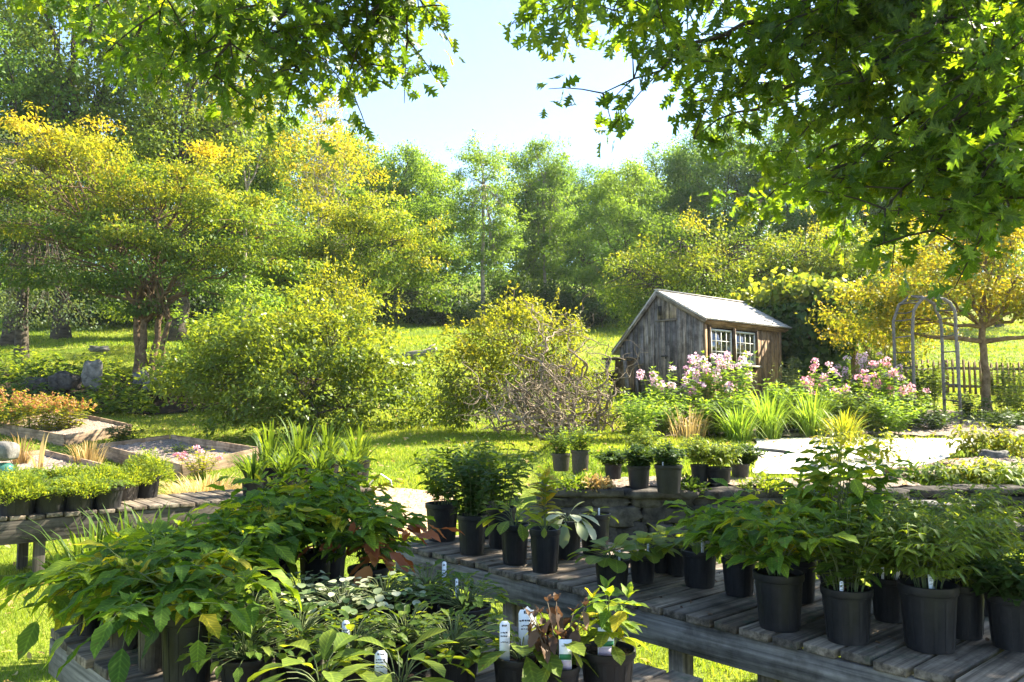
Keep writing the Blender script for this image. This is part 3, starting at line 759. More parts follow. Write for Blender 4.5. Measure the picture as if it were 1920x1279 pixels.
Geo().beam(fv * -.02 - gv * .04 + UP * (zE - .105), fv * 3.72 - gv * .04 + UP * (zE - .105), .04, .13, .9).build('eave_board', M['wood_brown'], shed)
g = Geo()                                             # raking boards of the gable
g.beam(gv * -.11 - fv * .07 + UP * (zE - .10), gv * RA - fv * .07 + UP * (zR - .045), .035, .13, .35)
g.beam(gv * RA - fv * .072 + UP * (zR - .045), gv * (RB + .2) - fv * .072 + UP * (zB - .05), .035, .13, .45)
g.build('rake_board', M['wood_shed'], shed)
g = Geo()
def slope(a0, z0, a1, z1, rows, off0, off1):
    p0 = gv * a0 + UP * z0; p1 = gv * a1 + UP * z1; d = nz(p1 - p0); L = np.linalg.norm(p1 - p0); n = nz(np.cross(fv, d)); n = n if n[2] > 0 else -n
    for r in range(rows):
        x = off0 - rng.random() * .12
        while x < off1:
            w = rng.uniform(.10, .2); xe = min(x + w, off1); xs = max(x, off0)
            q = p0 + d * (L * r / rows) + rng.uniform(-.008, .008) * d; e = p0 + d * min(L * (r + 1.25) / rows, L + .01)
            if xe - xs > .02:
                A = q + fv * xs + n * .022; B = q + fv * (xe - .004) + n * .022; C_ = e + fv * (xe - .004) + n * .006; D_ = e + fv * xs + n * .006
                g.prism([A, B, C_, D_], -n * .014, rng.uniform(.3, .75))
            x += w
    g.prism([p0 + fv * off0 - n * .016, p0 + fv * off1 - n * .016, p1 + fv * off1 - n * .016, p1 + fv * off0 - n * .016], n * .012, .3)
slope(-.12, zE - .05, RA, zR + .01, 11, -.10, 3.80)
slope(RB + .22, zB - .08, RA, zR + .01, 15, -.10, 3.80)
g.beam(fv * -.1 + gv * RA + UP * (zR + .035), fv * 3.8 + gv * RA + UP * (zR + .035), .12, .02, .6)
g.build('roof', M['shingle'], shed)
for w0, w1 in ((.23, 1.10), (1.26, 2.14)):            # two sashes of twelve panes
    wt = Geo(); z0, z1 = .94, 1.72; o = -gv * .02
    for z_ in (z0, z1): wt.beam(fv * w0 + o + UP * z_, fv * w1 + o + UP * z_, .035, .045, .6)
    for x_ in (w0 + .02, w1 - .02): wt.beam(fv * x_ + o + UP * (z0 + .024), fv * x_ + o + UP * (z1 - .024), .04, .033, .6, up=gv)
    fw = wt.build('window', M['paint'], shed)
    mu = Geo()
    for i in range(1, 4): x_ = w0 + (w1 - w0) * i / 4; mu.beam(fv * x_ + o + UP * (z0 + .024), fv * x_ + o + UP * (z1 - .024), .018, .022, .5, up=gv)
    for i in (1, 2): z_ = z0 + (z1 - z0) * i / 3; mu.beam(fv * (w0 + .04) + o + UP * z_, fv * (w1 - .04) + o + UP * z_, .022, .018, .5)
    mu.build('glazing_bar', M['paint'], fw)
    Geo().prism([fv * w0 + UP * z0 - gv * .006, fv * w1 + UP * z0 - gv * .006, fv * w1 + UP * z1 - gv * .006, fv * w0 + UP * z1 - gv * .006], gv * .004, .5).build('pane', M['glass'], fw)
g = Geo()
for x_ in (W0 + .035, 1.18, W1 - .035): g.beam(fv * x_ - gv * .03 + UP * (WZ0 + .06), fv * x_ - gv * .03 + UP * WZ1, .02, .09 if x_ != 1.18 else .13, .2, up=gv)
g.beam(fv * W0 - gv * .03 + UP * (WZ1 + .04), fv * W1 - gv * .03 + UP * (WZ1 + .04), .022, .12, .2)
g.build('window_casing', M['wood_brown'], shed)
Geo().beam(fv * (W0 - .06) - gv * .06 + UP * (WZ0 + .02), fv * (W1 + .06) - gv * .06 + UP * (WZ0 + .02), .13, .05, .6).build('window_sill', M['wood_grey'], shed)
# stand beside the shed
tb = SC + gv * 2.15 - fv * .55; tb[2] = gz(tb[0], tb[1])
st = thing('wooden_stand', 'rough wooden stand with a mossy top beside the shed', 'stand', tb)
g = Geo(); g.box((0, 0, .93), (.85, .5, .05), np.stack([gv, fv, UP], 1), .3); g.build('stand_top', M['wood_table'], st)
for i, (p, q) in enumerate(((-.36, -.18), (.36, -.18), (-.36, .18), (.36, .18))):
    Geo().beam(gv * p * 1.1 + fv * q - UP * .05, gv * p * .8 + fv * q + UP * .905, .07, .07, .4, up=gv).build('leg', M['wood_shed'], st)
Geo().box(gv * -.02 + UP * .5 + fv * .12, (.62, .03, .75), np.stack([gv, fv, UP], 1), .4).build('back_panel', M['wood_brown'], st)
g = Geo(); tb2 = tb + gv * .55 - fv * .1
bar = thing('wheelbarrow', 'dark old wheelbarrow leaning by the wooden stand', 'wheelbarrow', (tb2[0], tb2[1], gz(tb2[0], tb2[1])), .4)
g = Geo(); g.prism([(-.3, -.22, .35), (.32, -.22, .28), (.45, -.26, .58), (-.42, -.26, .58)], (0, .48, 0), .3); g.build('tray', M['dark_iron'], bar)
g = Geo()
for s in (-.16, .16): g.beam((.62, s * .4, .16), (-.85, s * 1.3, .5), .04, .04, .4)
g.build('handle', M['wood_grey'], bar)
w = Geo(); w.tube([(.62 + .15 * math.cos(t), 0, .16 + .15 * math.sin(t)) for t in np.linspace(0, 6.2832, 17)], .025, 6); w.build('wheel', M['dark_iron'], bar)
g = Geo()
for s in (-.18, .18): g.beam((-.3, s, .36), (-.34, s, -.03), .03, .03, .4, up=(1, 0, 0))
g.build('leg', M['dark_iron'], bar)

# ------------------------------------------------------------------ arch, fence, pergola, far building
ar = thing('garden_arch', 'rustic rounded garden arch of grey peeled poles', 'arch', spot(1740, 16))
o = np.array(ar.location)
AP = [ray(1679, 740, 16.1), ray(1771, 765, 15.8), ray(1714, 762, 15.5), ray(1801, 757, 15.3)]
ct = []
for i, (a_, b_) in enumerate(((AP[0], AP[1]), (AP[2], AP[3]))):
    a_ = np.array([a_[0], a_[1], gz(a_[0], a_[1]) - .1]); b_ = np.array([b_[0], b_[1], gz(b_[0], b_[1]) - .1])
    W = np.linalg.norm((b_ - a_)[:2]); sp = ray(1700, 622, 15.8)[2]; top = ray(1740, (553, 560)[i], 15.8)[2]
    pts = [a_ + (b_ - a_) * 0, a_ * [1, 1, 0] + [0, 0, sp - .9], a_ * [1, 1, 0] + [0, 0, sp]]
    for t in np.linspace(.08, .92, 11):
        ang = math.pi * t; p = (a_ + b_) / 2 - (b_ - a_) / 2 * math.cos(ang) * (1 - .05 * math.sin(ang)); p[2] = sp + (top - sp) * math.sin(ang) ** .8; pts.append(p)
    pts += [b_ * [1, 1, 0] + [0, 0, sp], b_ * [1, 1, 0] + [0, 0, sp - .9], b_]
    pts = np.array(pts); pts[1:-1] += rng.normal(size=(len(pts) - 2, 3)) * .012
    Geo().tube(pts - o, .031, 8, .5).build('arch_pole', M['wood_arch'], ar, smooth=True); ct.append(pts)
rung = lambda pts: Geo().tube(pts, .014, 6, rng.random()).build('rung', M['wood_arch'], ar, smooth=True)
for k_ in range(3, 14): rung([ct[0][k_] - o, (ct[0][k_] + ct[1][k_]) / 2 - o + rng.normal(size=3) * .02, ct[1][k_] - o])
for zf in np.linspace(.12, .95, 6):
    for e0, e1 in ((0, 2), (-1, -3)):
        p = ct[0][e0] + (ct[0][e1] - ct[0][e0]) * zf; q = ct[1][e0] + (ct[1][e1] - ct[1][e0]) * zf
        rung([p - o, q - o])

def picket_fence(label, p, q, hgt, gap=.135, rail=(.22, .72)):
    p = np.array(p); q = np.array(q); L = np.linalg.norm(q - p); d = (q - p) / L
    f = thing('picket_fence', label, 'fence', (*p, gz(*p)), 0, 'picket fences of the garden'); o = np.array([*p, gz(*p)])
    G = Geo(); n = int(L / gap); nrm = np.array([d[1], -d[0], 0])
    for i in range(n + 1):
        b_ = p + d * (L * i / n); z = gz(*b_); w = .03; hh = hgt * rng.uniform(.97, 1.03); D3 = np.array([*d, 0]); B = np.array([*b_, z]) - o
        G.prism([B - D3 * w + UP * .04, B + D3 * w + UP * .04, B + D3 * w + UP * (hh - .07), B + UP * hh, B - D3 * w + UP * (hh - .07)], nrm * .018, rng.uniform(.3, .7))
    G.build('picket', M['wood_brown'], f)
    for r_ in rail: Geo().beam(np.array([*p, gz(*p) + hgt * r_]) - o - nrm * .02, np.array([*q, gz(*q) + hgt * r_]) - o - nrm * .02, .035, .07, .4).build('rail', M['wood_grey'], f)
    for i in range(int(L / 2) + 1):
        b_ = p + d * min(2 * i, L); Geo().beam(np.array([*b_, gz(*b_) - .2]) - o - nrm * .07, np.array([*b_, gz(*b_) + hgt * .95]) - o - nrm * .07, .08, .08, .4, up=(1, 0, 0)).build('post', M['wood_grey'], f)
picket_fence('brown picket fence running behind the tree with the horizontal branches', (11.2, 20.5), (19.0, 20.0), .92)
picket_fence('low picket fence seen through the garden arch', (9.3, 20.6), (11.0, 20.5), .88)

pg = thing('grape_arbor', 'long timber arbor standing behind the shed', 'arbor', (*(7.9, 22.0), gz(7.9, 22.0))); o = np.array(pg.location)
posts = [(6.6, 23.6), (8.08, 21.6), (9.05, 21.0), (7.4, 25.0), (8.9, 23.2), (10.0, 22.4)]
for p in posts: Geo().beam(np.array([*p, gz(*p) - .2]) - o, np.array([*p, gz(*p) + 2.1]) - o, .15, .15, .5, up=(1, 0, 0)).build('post', M['wood_brown'], pg)
for i, (p, q) in enumerate(((0, 2), (3, 5))):
    Geo().beam(np.array([*posts[p], 4.15]) - o, np.array([*posts[q], 4.1]) - o, .1, .14, .4).build('beam', M['wood_grey'], pg)
for k_ in range(6):
    f_ = k_ / 5; a_ = np.array(posts[0]) * (1 - f_) + np.array(posts[2]) * f_; b_ = np.array(posts[3]) * (1 - f_) + np.array(posts[5]) * f_
    Geo().beam(np.array([*a_, 4.27]) - o, np.array([*b_, 4.27]) - o, .06, .1, .5).build('rafter', M['wood_grey'], pg)
n = 620; C = []                                       # the vine on it: a thick mat over the top and a hanging skirt
for i in range(n):
    u, v = rng.random(2)
    base = (np.array(posts[0]) * (1 - u) + np.array(posts[2]) * u) * (1 - v) + (np.array(posts[3]) * (1 - u) + np.array(posts[5]) * u) * v
    if i % 3: C.append([*base, 4.35 + .45 * math.sin(math.pi * u) + rng.normal() * .16])
    else:
        v = -.07; base = (np.array(posts[0]) * (1 - u) + np.array(posts[2]) * u) * (1 - v) + (np.array(posts[3]) * (1 - u) + np.array(posts[5]) * u) * v
        C.append([*base, 4.4 - rng.random() ** 1.1 * (2.1 if .3 < u < .85 else 1.1)])
for p in (posts[0], posts[1]):
    for _ in range(26): C.append([p[0] + rng.normal() * .18, p[1] + rng.normal() * .18, gz(*p) + rng.random() * 2.2])
C = np.array(C); idx = np.repeat(np.arange(len(C)), 34)
P = C[idx] + rng.normal(size=(len(idx), 3)) * [.24, .24, .16]
vn = thing('grape_vine', 'dense broad leaved grape vine draped over the timber arbor', 'vine', tuple(o))
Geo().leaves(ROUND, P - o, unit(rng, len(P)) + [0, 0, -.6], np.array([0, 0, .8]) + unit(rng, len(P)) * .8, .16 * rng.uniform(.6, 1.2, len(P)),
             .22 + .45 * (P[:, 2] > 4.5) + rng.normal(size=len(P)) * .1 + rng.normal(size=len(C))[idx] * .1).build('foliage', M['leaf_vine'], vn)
g = Geo()
for p in (posts[0], posts[1], posts[4]):
    g.tube([np.array([p[0] + .12 * math.sin(k_ * 1.3), p[1] + .12 * math.cos(k_ * 1.3), gz(*p) + .25 * k_]) - o for k_ in range(10)], np.linspace(.05, .025, 10), 6)
g.build('vine_stem', M['bark'], vn, smooth=True)

wf = thing('wire_fence', 'thin horizontal wire fence beyond the picket fence', 'fence', (15, 26, gz(15, 26))); o = np.array(wf.location)
for x_ in (-2.8, -.4, 2.2, 4.8):
    Geo().tube([(x_, 0, gz(15 + x_, 26) - o[2] - .1), (x_, 0, 1.75)], .035, 6).build('post', M['wood_grey'], wf)
g = Geo()
for k_ in range(14): g.tube([(-2.8, -.04, .35 + k_ * .1), (1, -.04, .34 + k_ * .1), (4.8, -.04, .36 + k_ * .1)], .004, 3, cap=False)
g.build('wire', M['stone'], wf)

# ------------------------------------------------------------------ dry stone wall of the terrace
def stone_wall(label, x0, x1, y, zb, zt, seed):
    rng = np.random.default_rng(seed)
    t = thing('stone_wall', label, 'wall', ((x0 + x1) / 2, y, zb), 0); o = np.array([(x0 + x1) / 2, y, zb])
    body, cap = Geo(), Geo(); z = zb - .08
    courses = [.26, .17, .11]; k = (zt - .07 - z) / sum(courses)
    for ci, ch in enumerate(courses):
        ch *= k; x = x0 - rng.random() * .3
        while x < x1:
            w = rng.uniform(.18, .6) * (1.9 if ci in (0, 1) and rng.random() < .4 else 1)
            body.stone(np.array([x + w / 2, y + rng.uniform(-.04, .03) + .1 + .02 * ci, z + ch / 2]) - o, (w * .53, .2, ch * .58), rng, rng.uniform(.0, .7), .13, 12, 18, rng.normal() * .05, .36)
            x += w
        z += ch
    x = x0 - .1
    while x < x1 + .1:
        w = rng.uniform(.45, .95); th = rng.uniform(.035, .06)
        cap.stone(np.array([x + w / 2, y + .12 + rng.uniform(-.05, .06), zt - .025 + rng.uniform(-.02, .015)]) - o, (w * .53, rng.uniform(.2, .28), th), rng, rng.uniform(.1, .5), .12, 9, 18, rng.normal() * .08, .42); x += w * .93
    body.build('wall_stone', M['stone_dark'], t, smooth=True); cap.build('cap_stone', M['stone_dark'], t, smooth=True)
stone_wall('dry stone terrace wall carrying a row of black pots', .42, 6.2, 8.08, .36, .88, 3)

# ------------------------------------------------------------------ rocks on the bank and by the patio
def rock(label, px, py, d, r, seed, tint=.5, mat='stone', rot=0.0, group='rocks of the garden', rough=.2):
    p = ray(px, py, d)
    g = Geo().stone((0, 0, 0), r, np.random.default_rng(seed), tint, rough, 12, 18, rot)
    o = g.build('rock', M[mat], None, smooth=True); o.location = p
    return tag(o, label, 'rock', group)
rock('tall upright grey standing stone in the planted bank', 174, 704, 21.6, (.24, .2, .40), 4, .6, rot=.3, rough=.12)
rock('dark rounded boulder beside the upright standing stone', 122, 716, 21.7, (.32, .3, .24), 5, .35, 'stone_dark')
rock('low grey rock at the foot of the yellow tree', 298, 722, 22.0, (.36, .3, .17), 6, .5)
rock('small pale rock touching the trunk of the yellow tree', 266, 712, 22.3, (.18, .2, .24), 8, .6)
rock('flat half hidden stone among the bank plants', 70, 722, 21.6, (.34, .3, .2), 9, .3, 'stone_dark')
rock('pale block of stone at the top of the bank', 186, 655, 26.0, (.28, .25, .1), 10, .8)
rock('largest brown rock at the edge of the mulch by the patio', 1772, 880, 9.5, (.13, .11, .075), 11, .6, 'bark_tan')
rock('small peaked brown stone beside the mulch, nearest the white patio', 1672, 889, 9.1, (.075, .07, .065), 12, .5, 'bark_tan')
rock('small peaked tan stone between two brown stones at the mulch edge', 1697, 887, 9.15, (.085, .07, .065), 13, .8, 'bark_tan')
rock('grey stone under the yellow green peonies', 1862, 856, 10.2, (.17, .12, .08), 14, .6)
rock('flat grey slab behind the feathery potted plants', 1735, 950, 7.9, (.42, .22, .05), 15, .6)
rock('dark slab lying on the wall end near the oak trunk', 1850, 985, 7.4, (.4, .3, .05), 16, .4, 'stone_dark')
lg = thing('log', 'weathered fallen log lying at the edge of the upper lawn', 'log', ray(787, 668, 26.5), -.35); 
Geo().tube([(-.6, 0, .0), (-.2, .02, .06), (.2, 0, .1), (.62, -.03, .22)], [.13, .14, .12, .09], 10).build('log_trunk', M['bark_pale'], lg, smooth=True)
Geo().tube([(.1, 0, .1), (.35, .2, .35), (.42, .3, .42)], [.05, .035, .025], 7).build('branch_stub', M['bark_pale'], lg, smooth=True)
hz_ = Geo(); pts = [np.array([*ray(px, py, d)]) for px, py, d in ((1335, 834, 11.6), (1380, 836, 11.4), (1430, 840, 11.1), (1480, 845, 10.8))]
for p in pts: p[2] = gz(p[0], p[1]) + .045
hz_.tube(pts, .02, 8); tag(hz_.build('garden_hose', M['hose'], None, True), 'dark hose lying straight along the pale patio', 'hose')

# ------------------------------------------------------------------ trees
def lobes_around(rng, n, R, z0, z1, rr, cx=0, cy=0, squash=.8):
    out = []
    for i in range(n):
        a = i * 2.4 + rng.normal() * .3; f = (i + .5) / n; z = z0 + (z1 - z0) * f
        q = R * math.sin(math.pi * (.18 + .75 * f)) ** .8 * rng.uniform(.4, .75)
        out.append((cx + q * math.cos(a), cy + q * math.sin(a), z, rr * rng.uniform(.8, 1.2), rr * rng.uniform(.8, 1.2), rr * squash * rng.uniform(.8, 1.2)))
    return out
# the yellow multi-stemmed tree on the bank
rng = np.random.default_rng(21)
L = [(-2.6, .0, 7.6, 1.5, 1.5, .34), (-3.7, .2, 6.7, 1.6, 1.5, .34), (-1.5, .3, 6.8, 1.7, 1.5, .36), (1.75, .1, 6.7, 1.15, 1.1, .36), (.3, .2, 6.2, 1.5, 1.5, .34), (-3.9, -.2, 5.6, 1.6, 1.5, .34), (-1.6, -.5, 5.7, 1.8, 1.6, .36),
     (2.2, -.1, 5.6, 1.7, 1.5, .36), (.6, -.5, 5.1, 1.8, 1.5, .36), (3.4, -.2, 4.7, 1.5, 1.3, .34), (-2.6, -.8, 4.5, 2.0, 1.6, .34), (-.3, -1, 4.2, 1.8, 1.5, .34), (2.0, -.5, 4.0, 1.9, 1.5, .36), (3.9, -.3, 3.7, 1.1, 1.1, .3), (-3.8, -.5, 3.5, 1.4, 1.4, .3), (.7, -.9, 3.2, 1.6, 1.3, .34), (2.3, -.5, 2.9, 1.3, 1.2, .34), (-1.9, -.7, 3.1, 1.6, 1.3, .3), (-.2, .5, 2.5, 1.1, 1.1, .3)]
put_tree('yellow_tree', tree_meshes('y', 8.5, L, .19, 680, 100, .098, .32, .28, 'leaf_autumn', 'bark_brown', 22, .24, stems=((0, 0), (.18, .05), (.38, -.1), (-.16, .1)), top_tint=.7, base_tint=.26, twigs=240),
         'broad yellow topped tree with several brown stems on the planted bank', spot(266, 23.2))
# tall dark trees behind it
L = lobes_around(rng, 14, 4.2, 5, 15, 2.2)
big = tree_meshes('b', 16, L, .28, 560, 100, .17, .5, .7, 'leaf_light', 'bark', 23, .4, top_tint=.2, twigs=120)
big2 = tree_meshes('b2', 16, lobes_around(rng, 13, 4.6, 4, 14.5, 2.4), .28, 560, 100, .17, .5, .7, 'leaf_forest', 'bark', 24, .4, top_tint=.3, twigs=120)
put_tree('tall_tree', big, 'tallest dark green tree directly behind the yellow tree', spot(330, 34), .4, (1.05, 1.05, 1.05))
put_tree('tall_tree', big, 'dark green tree reaching the top corner beside the tallest one', spot(110, 35), 2.0, (1.1, 1.1, 1.22))
put_tree('tall_tree', big2, 'blue green tall tree at the outer edge of the woods', spot(10, 32), 1.0, (.8, .8, .8))
put_tree('tall_tree', big2, 'mid green tall tree between the yellow tree and the thin orange tree', spot(455, 38), 3.0, (.62, .62, .72))
# grey half bare conifer at the edge
rng = np.random.default_rng(31)
L = lobes_around(rng, 10, 2.0, 1.2, 6.6, 1.0, squash=.5)
gtree = tree_meshes('g', 7.5, L, .16, 200, 46, .085, .32, .5, 'leaf_blue', 'bark', 32, .8, twigs=200, shell=.3)
t = put_tree('grey_tree', gtree, 'grey half bare tree full of dead twigs beside the yellow tree', spot(34, 25.5), .3, 1.15)
put_tree('grey_tree', gtree, 'smaller grey tree behind the half bare one', spot(-70, 27), 1.9, 1.2)
# thin orange trees
rng = np.random.default_rng(41)
L = lobes_around(rng, 9, 2.0, 5.2, 11.6, 1.2, squash=.6)
put_tree('orange_tree', tree_meshes('o', 12.5, L, .11, 150, 26, .15, .34, .45, 'leaf_autumn', 'bark_pale', 42, .45, top_tint=.6, base_tint=.6, twigs=110, shell=.25),
         'slender sparse tree with orange leaves standing against the sky', spot(600, 37), 0)
L = [(-1.2, 0, 9.6, 1.2, 1, .8), (.3, .3, 10.6, 1.0, 1, .8), (1.1, -.2, 8.6, 1.1, 1, .8)]
put_tree('orange_tree', tree_meshes('o2', 11, L, .10, 60, 30, .15, .36, .5, 'leaf_autumn', 'bark_pale', 43, .6, top_tint=.4, base_tint=.6, twigs=50, shell=.3),
         'thin leaning tree with a small orange and green crown', spot(452, 34), 1)
L = lobes_around(rng, 10, 2.6, 3.5, 8.4, 1.25, squash=.6)
put_tree('orange_tree', tree_meshes('o3', 9, L, .12, 190, 46, .13, .34, .4, 'leaf_autumn', 'bark_pale', 44, .3, top_tint=.5, base_tint=.42, twigs=90, shell=.4),
         'bushy golden orange tree just behind the spreading yellow green tree', spot(625, 31.5), 1)
# spreading yellow green tree in the middle
L = [(-1.5, 0, 3.4, 1.6, 1.4, .8), (.4, .1, 4.2, 1.7, 1.4, .8), (1.9, -.1, 4.3, 1.5, 1.3, .65), (2.9, -.1, 3.4, 1.25, 1.2, .55), (-2.6, .2, 2.5, 1.4, 1.4, .7), (1.2, -.4, 2.8, 1.6, 1.3, .6), (-.8, -.6, 2.0, 1.5, 1.2, .7), (2.4, -.4, 2.2, 1.1, 1, .45), (.6, .3, 5.2, 1.2, 1.1, .6), (-1.0, .3, 4.8, 1.2, 1.2, .6)]
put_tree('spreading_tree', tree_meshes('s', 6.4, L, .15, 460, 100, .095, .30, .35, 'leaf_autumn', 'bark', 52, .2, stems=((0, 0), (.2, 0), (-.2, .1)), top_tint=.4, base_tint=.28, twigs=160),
         'spreading yellow green tree rising behind the big rounded bush', spot(650, 27), 0)
# the big bush on the lawn and the shrub beyond
L = [(-1.5, 0, 1.0, 1.3, 1.1, .6), (-.2, -.3, 1.1, 1.4, 1.2, .8), (1.4, 0, .8, 1.2, 1.1, .52), (2.2, .1, .6, .8, .8, .38), (-2.1, .1, 1.2, .95, .9, .65), (-.9, -.3, .5, 1.0, .9, .4), (.7, -.3, .45, 1.0, .9, .36), (1.9, -.1, .4, .7, .7, .3), (-.8, .1, 2.0, 1.2, 1, .75), (.5, .2, 1.9, 1.1, 1, .7), (-1.6, .2, 1.9, 1.0, .9, .65), (-.2, .2, 2.6, .9, .8, .5), (1.3, .2, 1.5, .9, .8, .5)]
put_tree('big_bush', tree_meshes('bb', 3.1, L, .06, 600, 66, .090, .20, .6, 'leaf_bush', 'bark', 61, .12, stems=((0, 0), (.3, .1), (-.3, 0), (.1, -.2), (-.15, .2)), top_tint=.4, base_tint=.22, twigs=120, shell=.5),
         'big rounded leafy bush spreading over the middle of the lawn', spot(584, 17.6), 0, (1.14, 1.08, 1.06), 'bush')
L = [(0, 0, 1.7, 1.2, 1, .8), (1.0, .1, 1.5, 1, .9, .8), (-.8, .2, 1.3, 1, .9, .8), (.3, 0, 2.5, .8, .8, .6)]
put_tree('tall_bush', tree_meshes('tb', 3.3, L, .05, 230, 60, .085, .2, .7, 'leaf_yellowgreen', 'bark', 62, .12, stems=((0, 0), (.2, .1), (-.2, 0)), top_tint=.4, base_tint=.4, twigs=60),
         'upright bright green bush filling the gap behind the big rounded bush', spot(605, 20.8), 0, (1.05, 1.0, 1.2), 'bush')
put_tree('lime_bush', tree_meshes('lb', 3.3, L, .05, 230, 60, .085, .2, .7, 'leaf_lime', 'bark', 63, .12, stems=((0, 0), (.2, .1), (-.2, 0)), top_tint=.4, base_tint=.35, twigs=60),
         'lime green bush under the outer boughs of the yellow tree', spot(455, 21.5), 1.0, (1.2, 1.1, 1.05), 'bush')
# round shrub and the contorted hazel in front of it
L = [(-.9, 0, .9, .85, .9, .7), (.2, -.1, 1.0, 1.0, .9, .85), (1.0, .1, .9, .75, .8, .6), (-.2, .1, 1.7, .9, .8, .6), (.55, .1, 1.9, .65, .6, .42), (-1.2, .1, .5, .5, .6, .4)]
put_tree('round_shrub', tree_meshes('rs', 2.4, L, .045, 420, 56, .068, .15, .7, 'leaf_yellowgreen', 'twig', 71, .12, stems=((0, 0), (.2, .1), (-.25, 0), (.1, -.1), (.4, 0)), top_tint=.5, base_tint=.38, twigs=160, shell=.45),
         'rounded olive yellow shrub behind the bare contorted branches', spot(972, 15.9), 0, (1.08, 1, 1.16), 'shrub')
hz = thing('contorted_hazel', 'bare corkscrew hazel of twisted grey branches', 'shrub', spot(1062, 13.2))
rng = np.random.default_rng(81); g = Geo(); tw = Geo()
def curly(p, d, L, r, lev):
    n = max(int(L / .055), 6); pts = [np.array(p)]; d = nz(np.array(d, float)); ph = rng.random(3) * 6; fr = rng.uniform(.7, 1.15)
    for i in range(n):
        d = nz(d + .42 * np.array([math.sin(i * fr + ph[0]), math.sin(i * fr * .8 + ph[1]), .7 * math.sin(i * fr * 1.1 + ph[2])]) + rng.normal(size=3) * .1 + np.array([0, 0, .015 if lev < 2 else -.01]))
        pts.append(pts[-1] + d * L / n)
        if pts[-1][2] < .12: d[2] = abs(d[2])
    pts = np.array(pts)
    g.tube(pts, np.linspace(r, r * (.45 if lev < 2 else .3), len(pts)), 6 if lev < 2 else 4, rng.random(), cap=False)
    if lev < 3:
        for _ in range((4, 4, 1)[lev]):
            k = rng.integers(len(pts) // 4, len(pts)); dd = nz(pts[k] - pts[max(k - 1, 0)] + rng.normal(size=3) * .9)
            curly(pts[k], dd, L * rng.uniform(.45, .8), r * .5, lev + 1)
for dx, dz, l in ((.02, 1.9, 2.0), (-.1, 1.7, 1.7), (-1.2, .25, 1.6), (-1.1, .5, 1.7), (-.9, .45, 1.5), (-.75, .8, 1.5), (-.45, 1, 1.4), (-.1, 1.2, 1.9), (.1, 1.3, 1.8), (.5, 1.0, 1.4), (.8, .6, 1.2), (-1, .2, 1.3), (.3, .7, 1.2)):
    curly((rng.normal() * .07, rng.normal() * .07, -.05), (dx, rng.normal() * .35, dz), l * 1.12, .034, 0)
g.build('branch', M['twig'], hz, smooth=True)

# forest edge behind the upper lawn
rng = np.random.default_rng(91)
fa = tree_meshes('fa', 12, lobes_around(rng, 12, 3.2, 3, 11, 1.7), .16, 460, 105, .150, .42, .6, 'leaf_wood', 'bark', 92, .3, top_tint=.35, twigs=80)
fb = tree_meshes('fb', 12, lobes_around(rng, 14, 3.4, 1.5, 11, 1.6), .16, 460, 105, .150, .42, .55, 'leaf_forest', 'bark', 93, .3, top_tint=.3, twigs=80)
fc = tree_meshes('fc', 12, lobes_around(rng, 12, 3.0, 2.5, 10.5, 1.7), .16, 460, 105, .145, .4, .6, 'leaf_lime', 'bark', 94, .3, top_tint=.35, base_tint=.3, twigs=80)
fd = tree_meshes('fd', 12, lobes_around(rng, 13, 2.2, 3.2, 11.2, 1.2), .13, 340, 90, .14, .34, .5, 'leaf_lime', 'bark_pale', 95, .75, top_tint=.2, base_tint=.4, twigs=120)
FT = [(fc, 745, 47, .93, 'bright yellow green rounded tree at the woods edge behind the orange tree'), (fa, 660, 50, 1.0, 'dark green tree filling the woods edge behind the orange tree'),
      (fc, 815, 50, .86, 'yellow green tree just beyond the gap beside the birch'), (fb, 1000, 49, .95, 'full green tree next to the birch, darker than it'),
      (fa, 1095, 55, .86, 'dull green tree set back between the birch and the round topped tree'), (fc, 1180, 44, .82, 'bright green round topped tree behind the apple trees'),
      (fb, 1260, 52, 1.0, 'tall olive tree behind the bright round topped tree'), (fa, 1330, 50, 1.0, 'hazy green tree above the shed roof at the woods edge'),
      (fb, 1420, 47, 1.08, 'woods edge tree partly hidden by the lowest oak leaves'), (fa, 1530, 45, 1.05, 'woods edge tree behind the arbor and the oak branches'),
      (fc, 1640, 44, 1.0, 'yellowish woods edge tree above the garden arch'), (fb, 1750, 42, 1.05, 'dense woods edge tree behind the golden tree'),
      (fa, 1880, 43, 1.1, 'woods edge tree glimpsed through the oak leaves above the wire fence'), (fb, 545, 46, 1.05, 'dark woods edge tree between the two thin orange trees'),
      (fa, 1040, 62, .85, 'far pale tree whose top shows over the woods edge beside the birch'), (fb, 1140, 64, .82, 'far pale tree showing over the woods edge behind the dull green tree'),
      (fc, 1215, 62, .88, 'far yellowish tree topping the skyline behind the olive tree'), (fa, 700, 60, .85, 'far tree topping the skyline beside the slender orange tree'),
      (fb, 1300, 66, .95, 'far blue green tree topping the skyline above the apple trees'), (fb, 220, 47, 1.0, 'shaded woods edge tree seen under the yellow tree'),
      (fa, 60, 46, 1.0, 'shaded woods edge tree behind the grey half bare tree'), (fa, 390, 48, 1.05, 'shaded woods edge tree behind the stems of the yellow tree')]
for i, (ms, px, d, s, lab) in enumerate(FT):
    put_tree('woodland_tree', ms, lab, spot(px, d), i * 1.37, (s * 1.05, s * 1.05, s), group='trees along the edge of the woods')
put_tree('birch_tree', fd, 'slender pale trunked birch at the edge of the upper lawn', spot(905, 44), .5, (.92, .92, .88))
put_tree('birch_tree', fd, 'thin pale trunked tree deeper in the shade beside the birch', spot(1022, 47.5), 2.5, (.75, .75, .95))
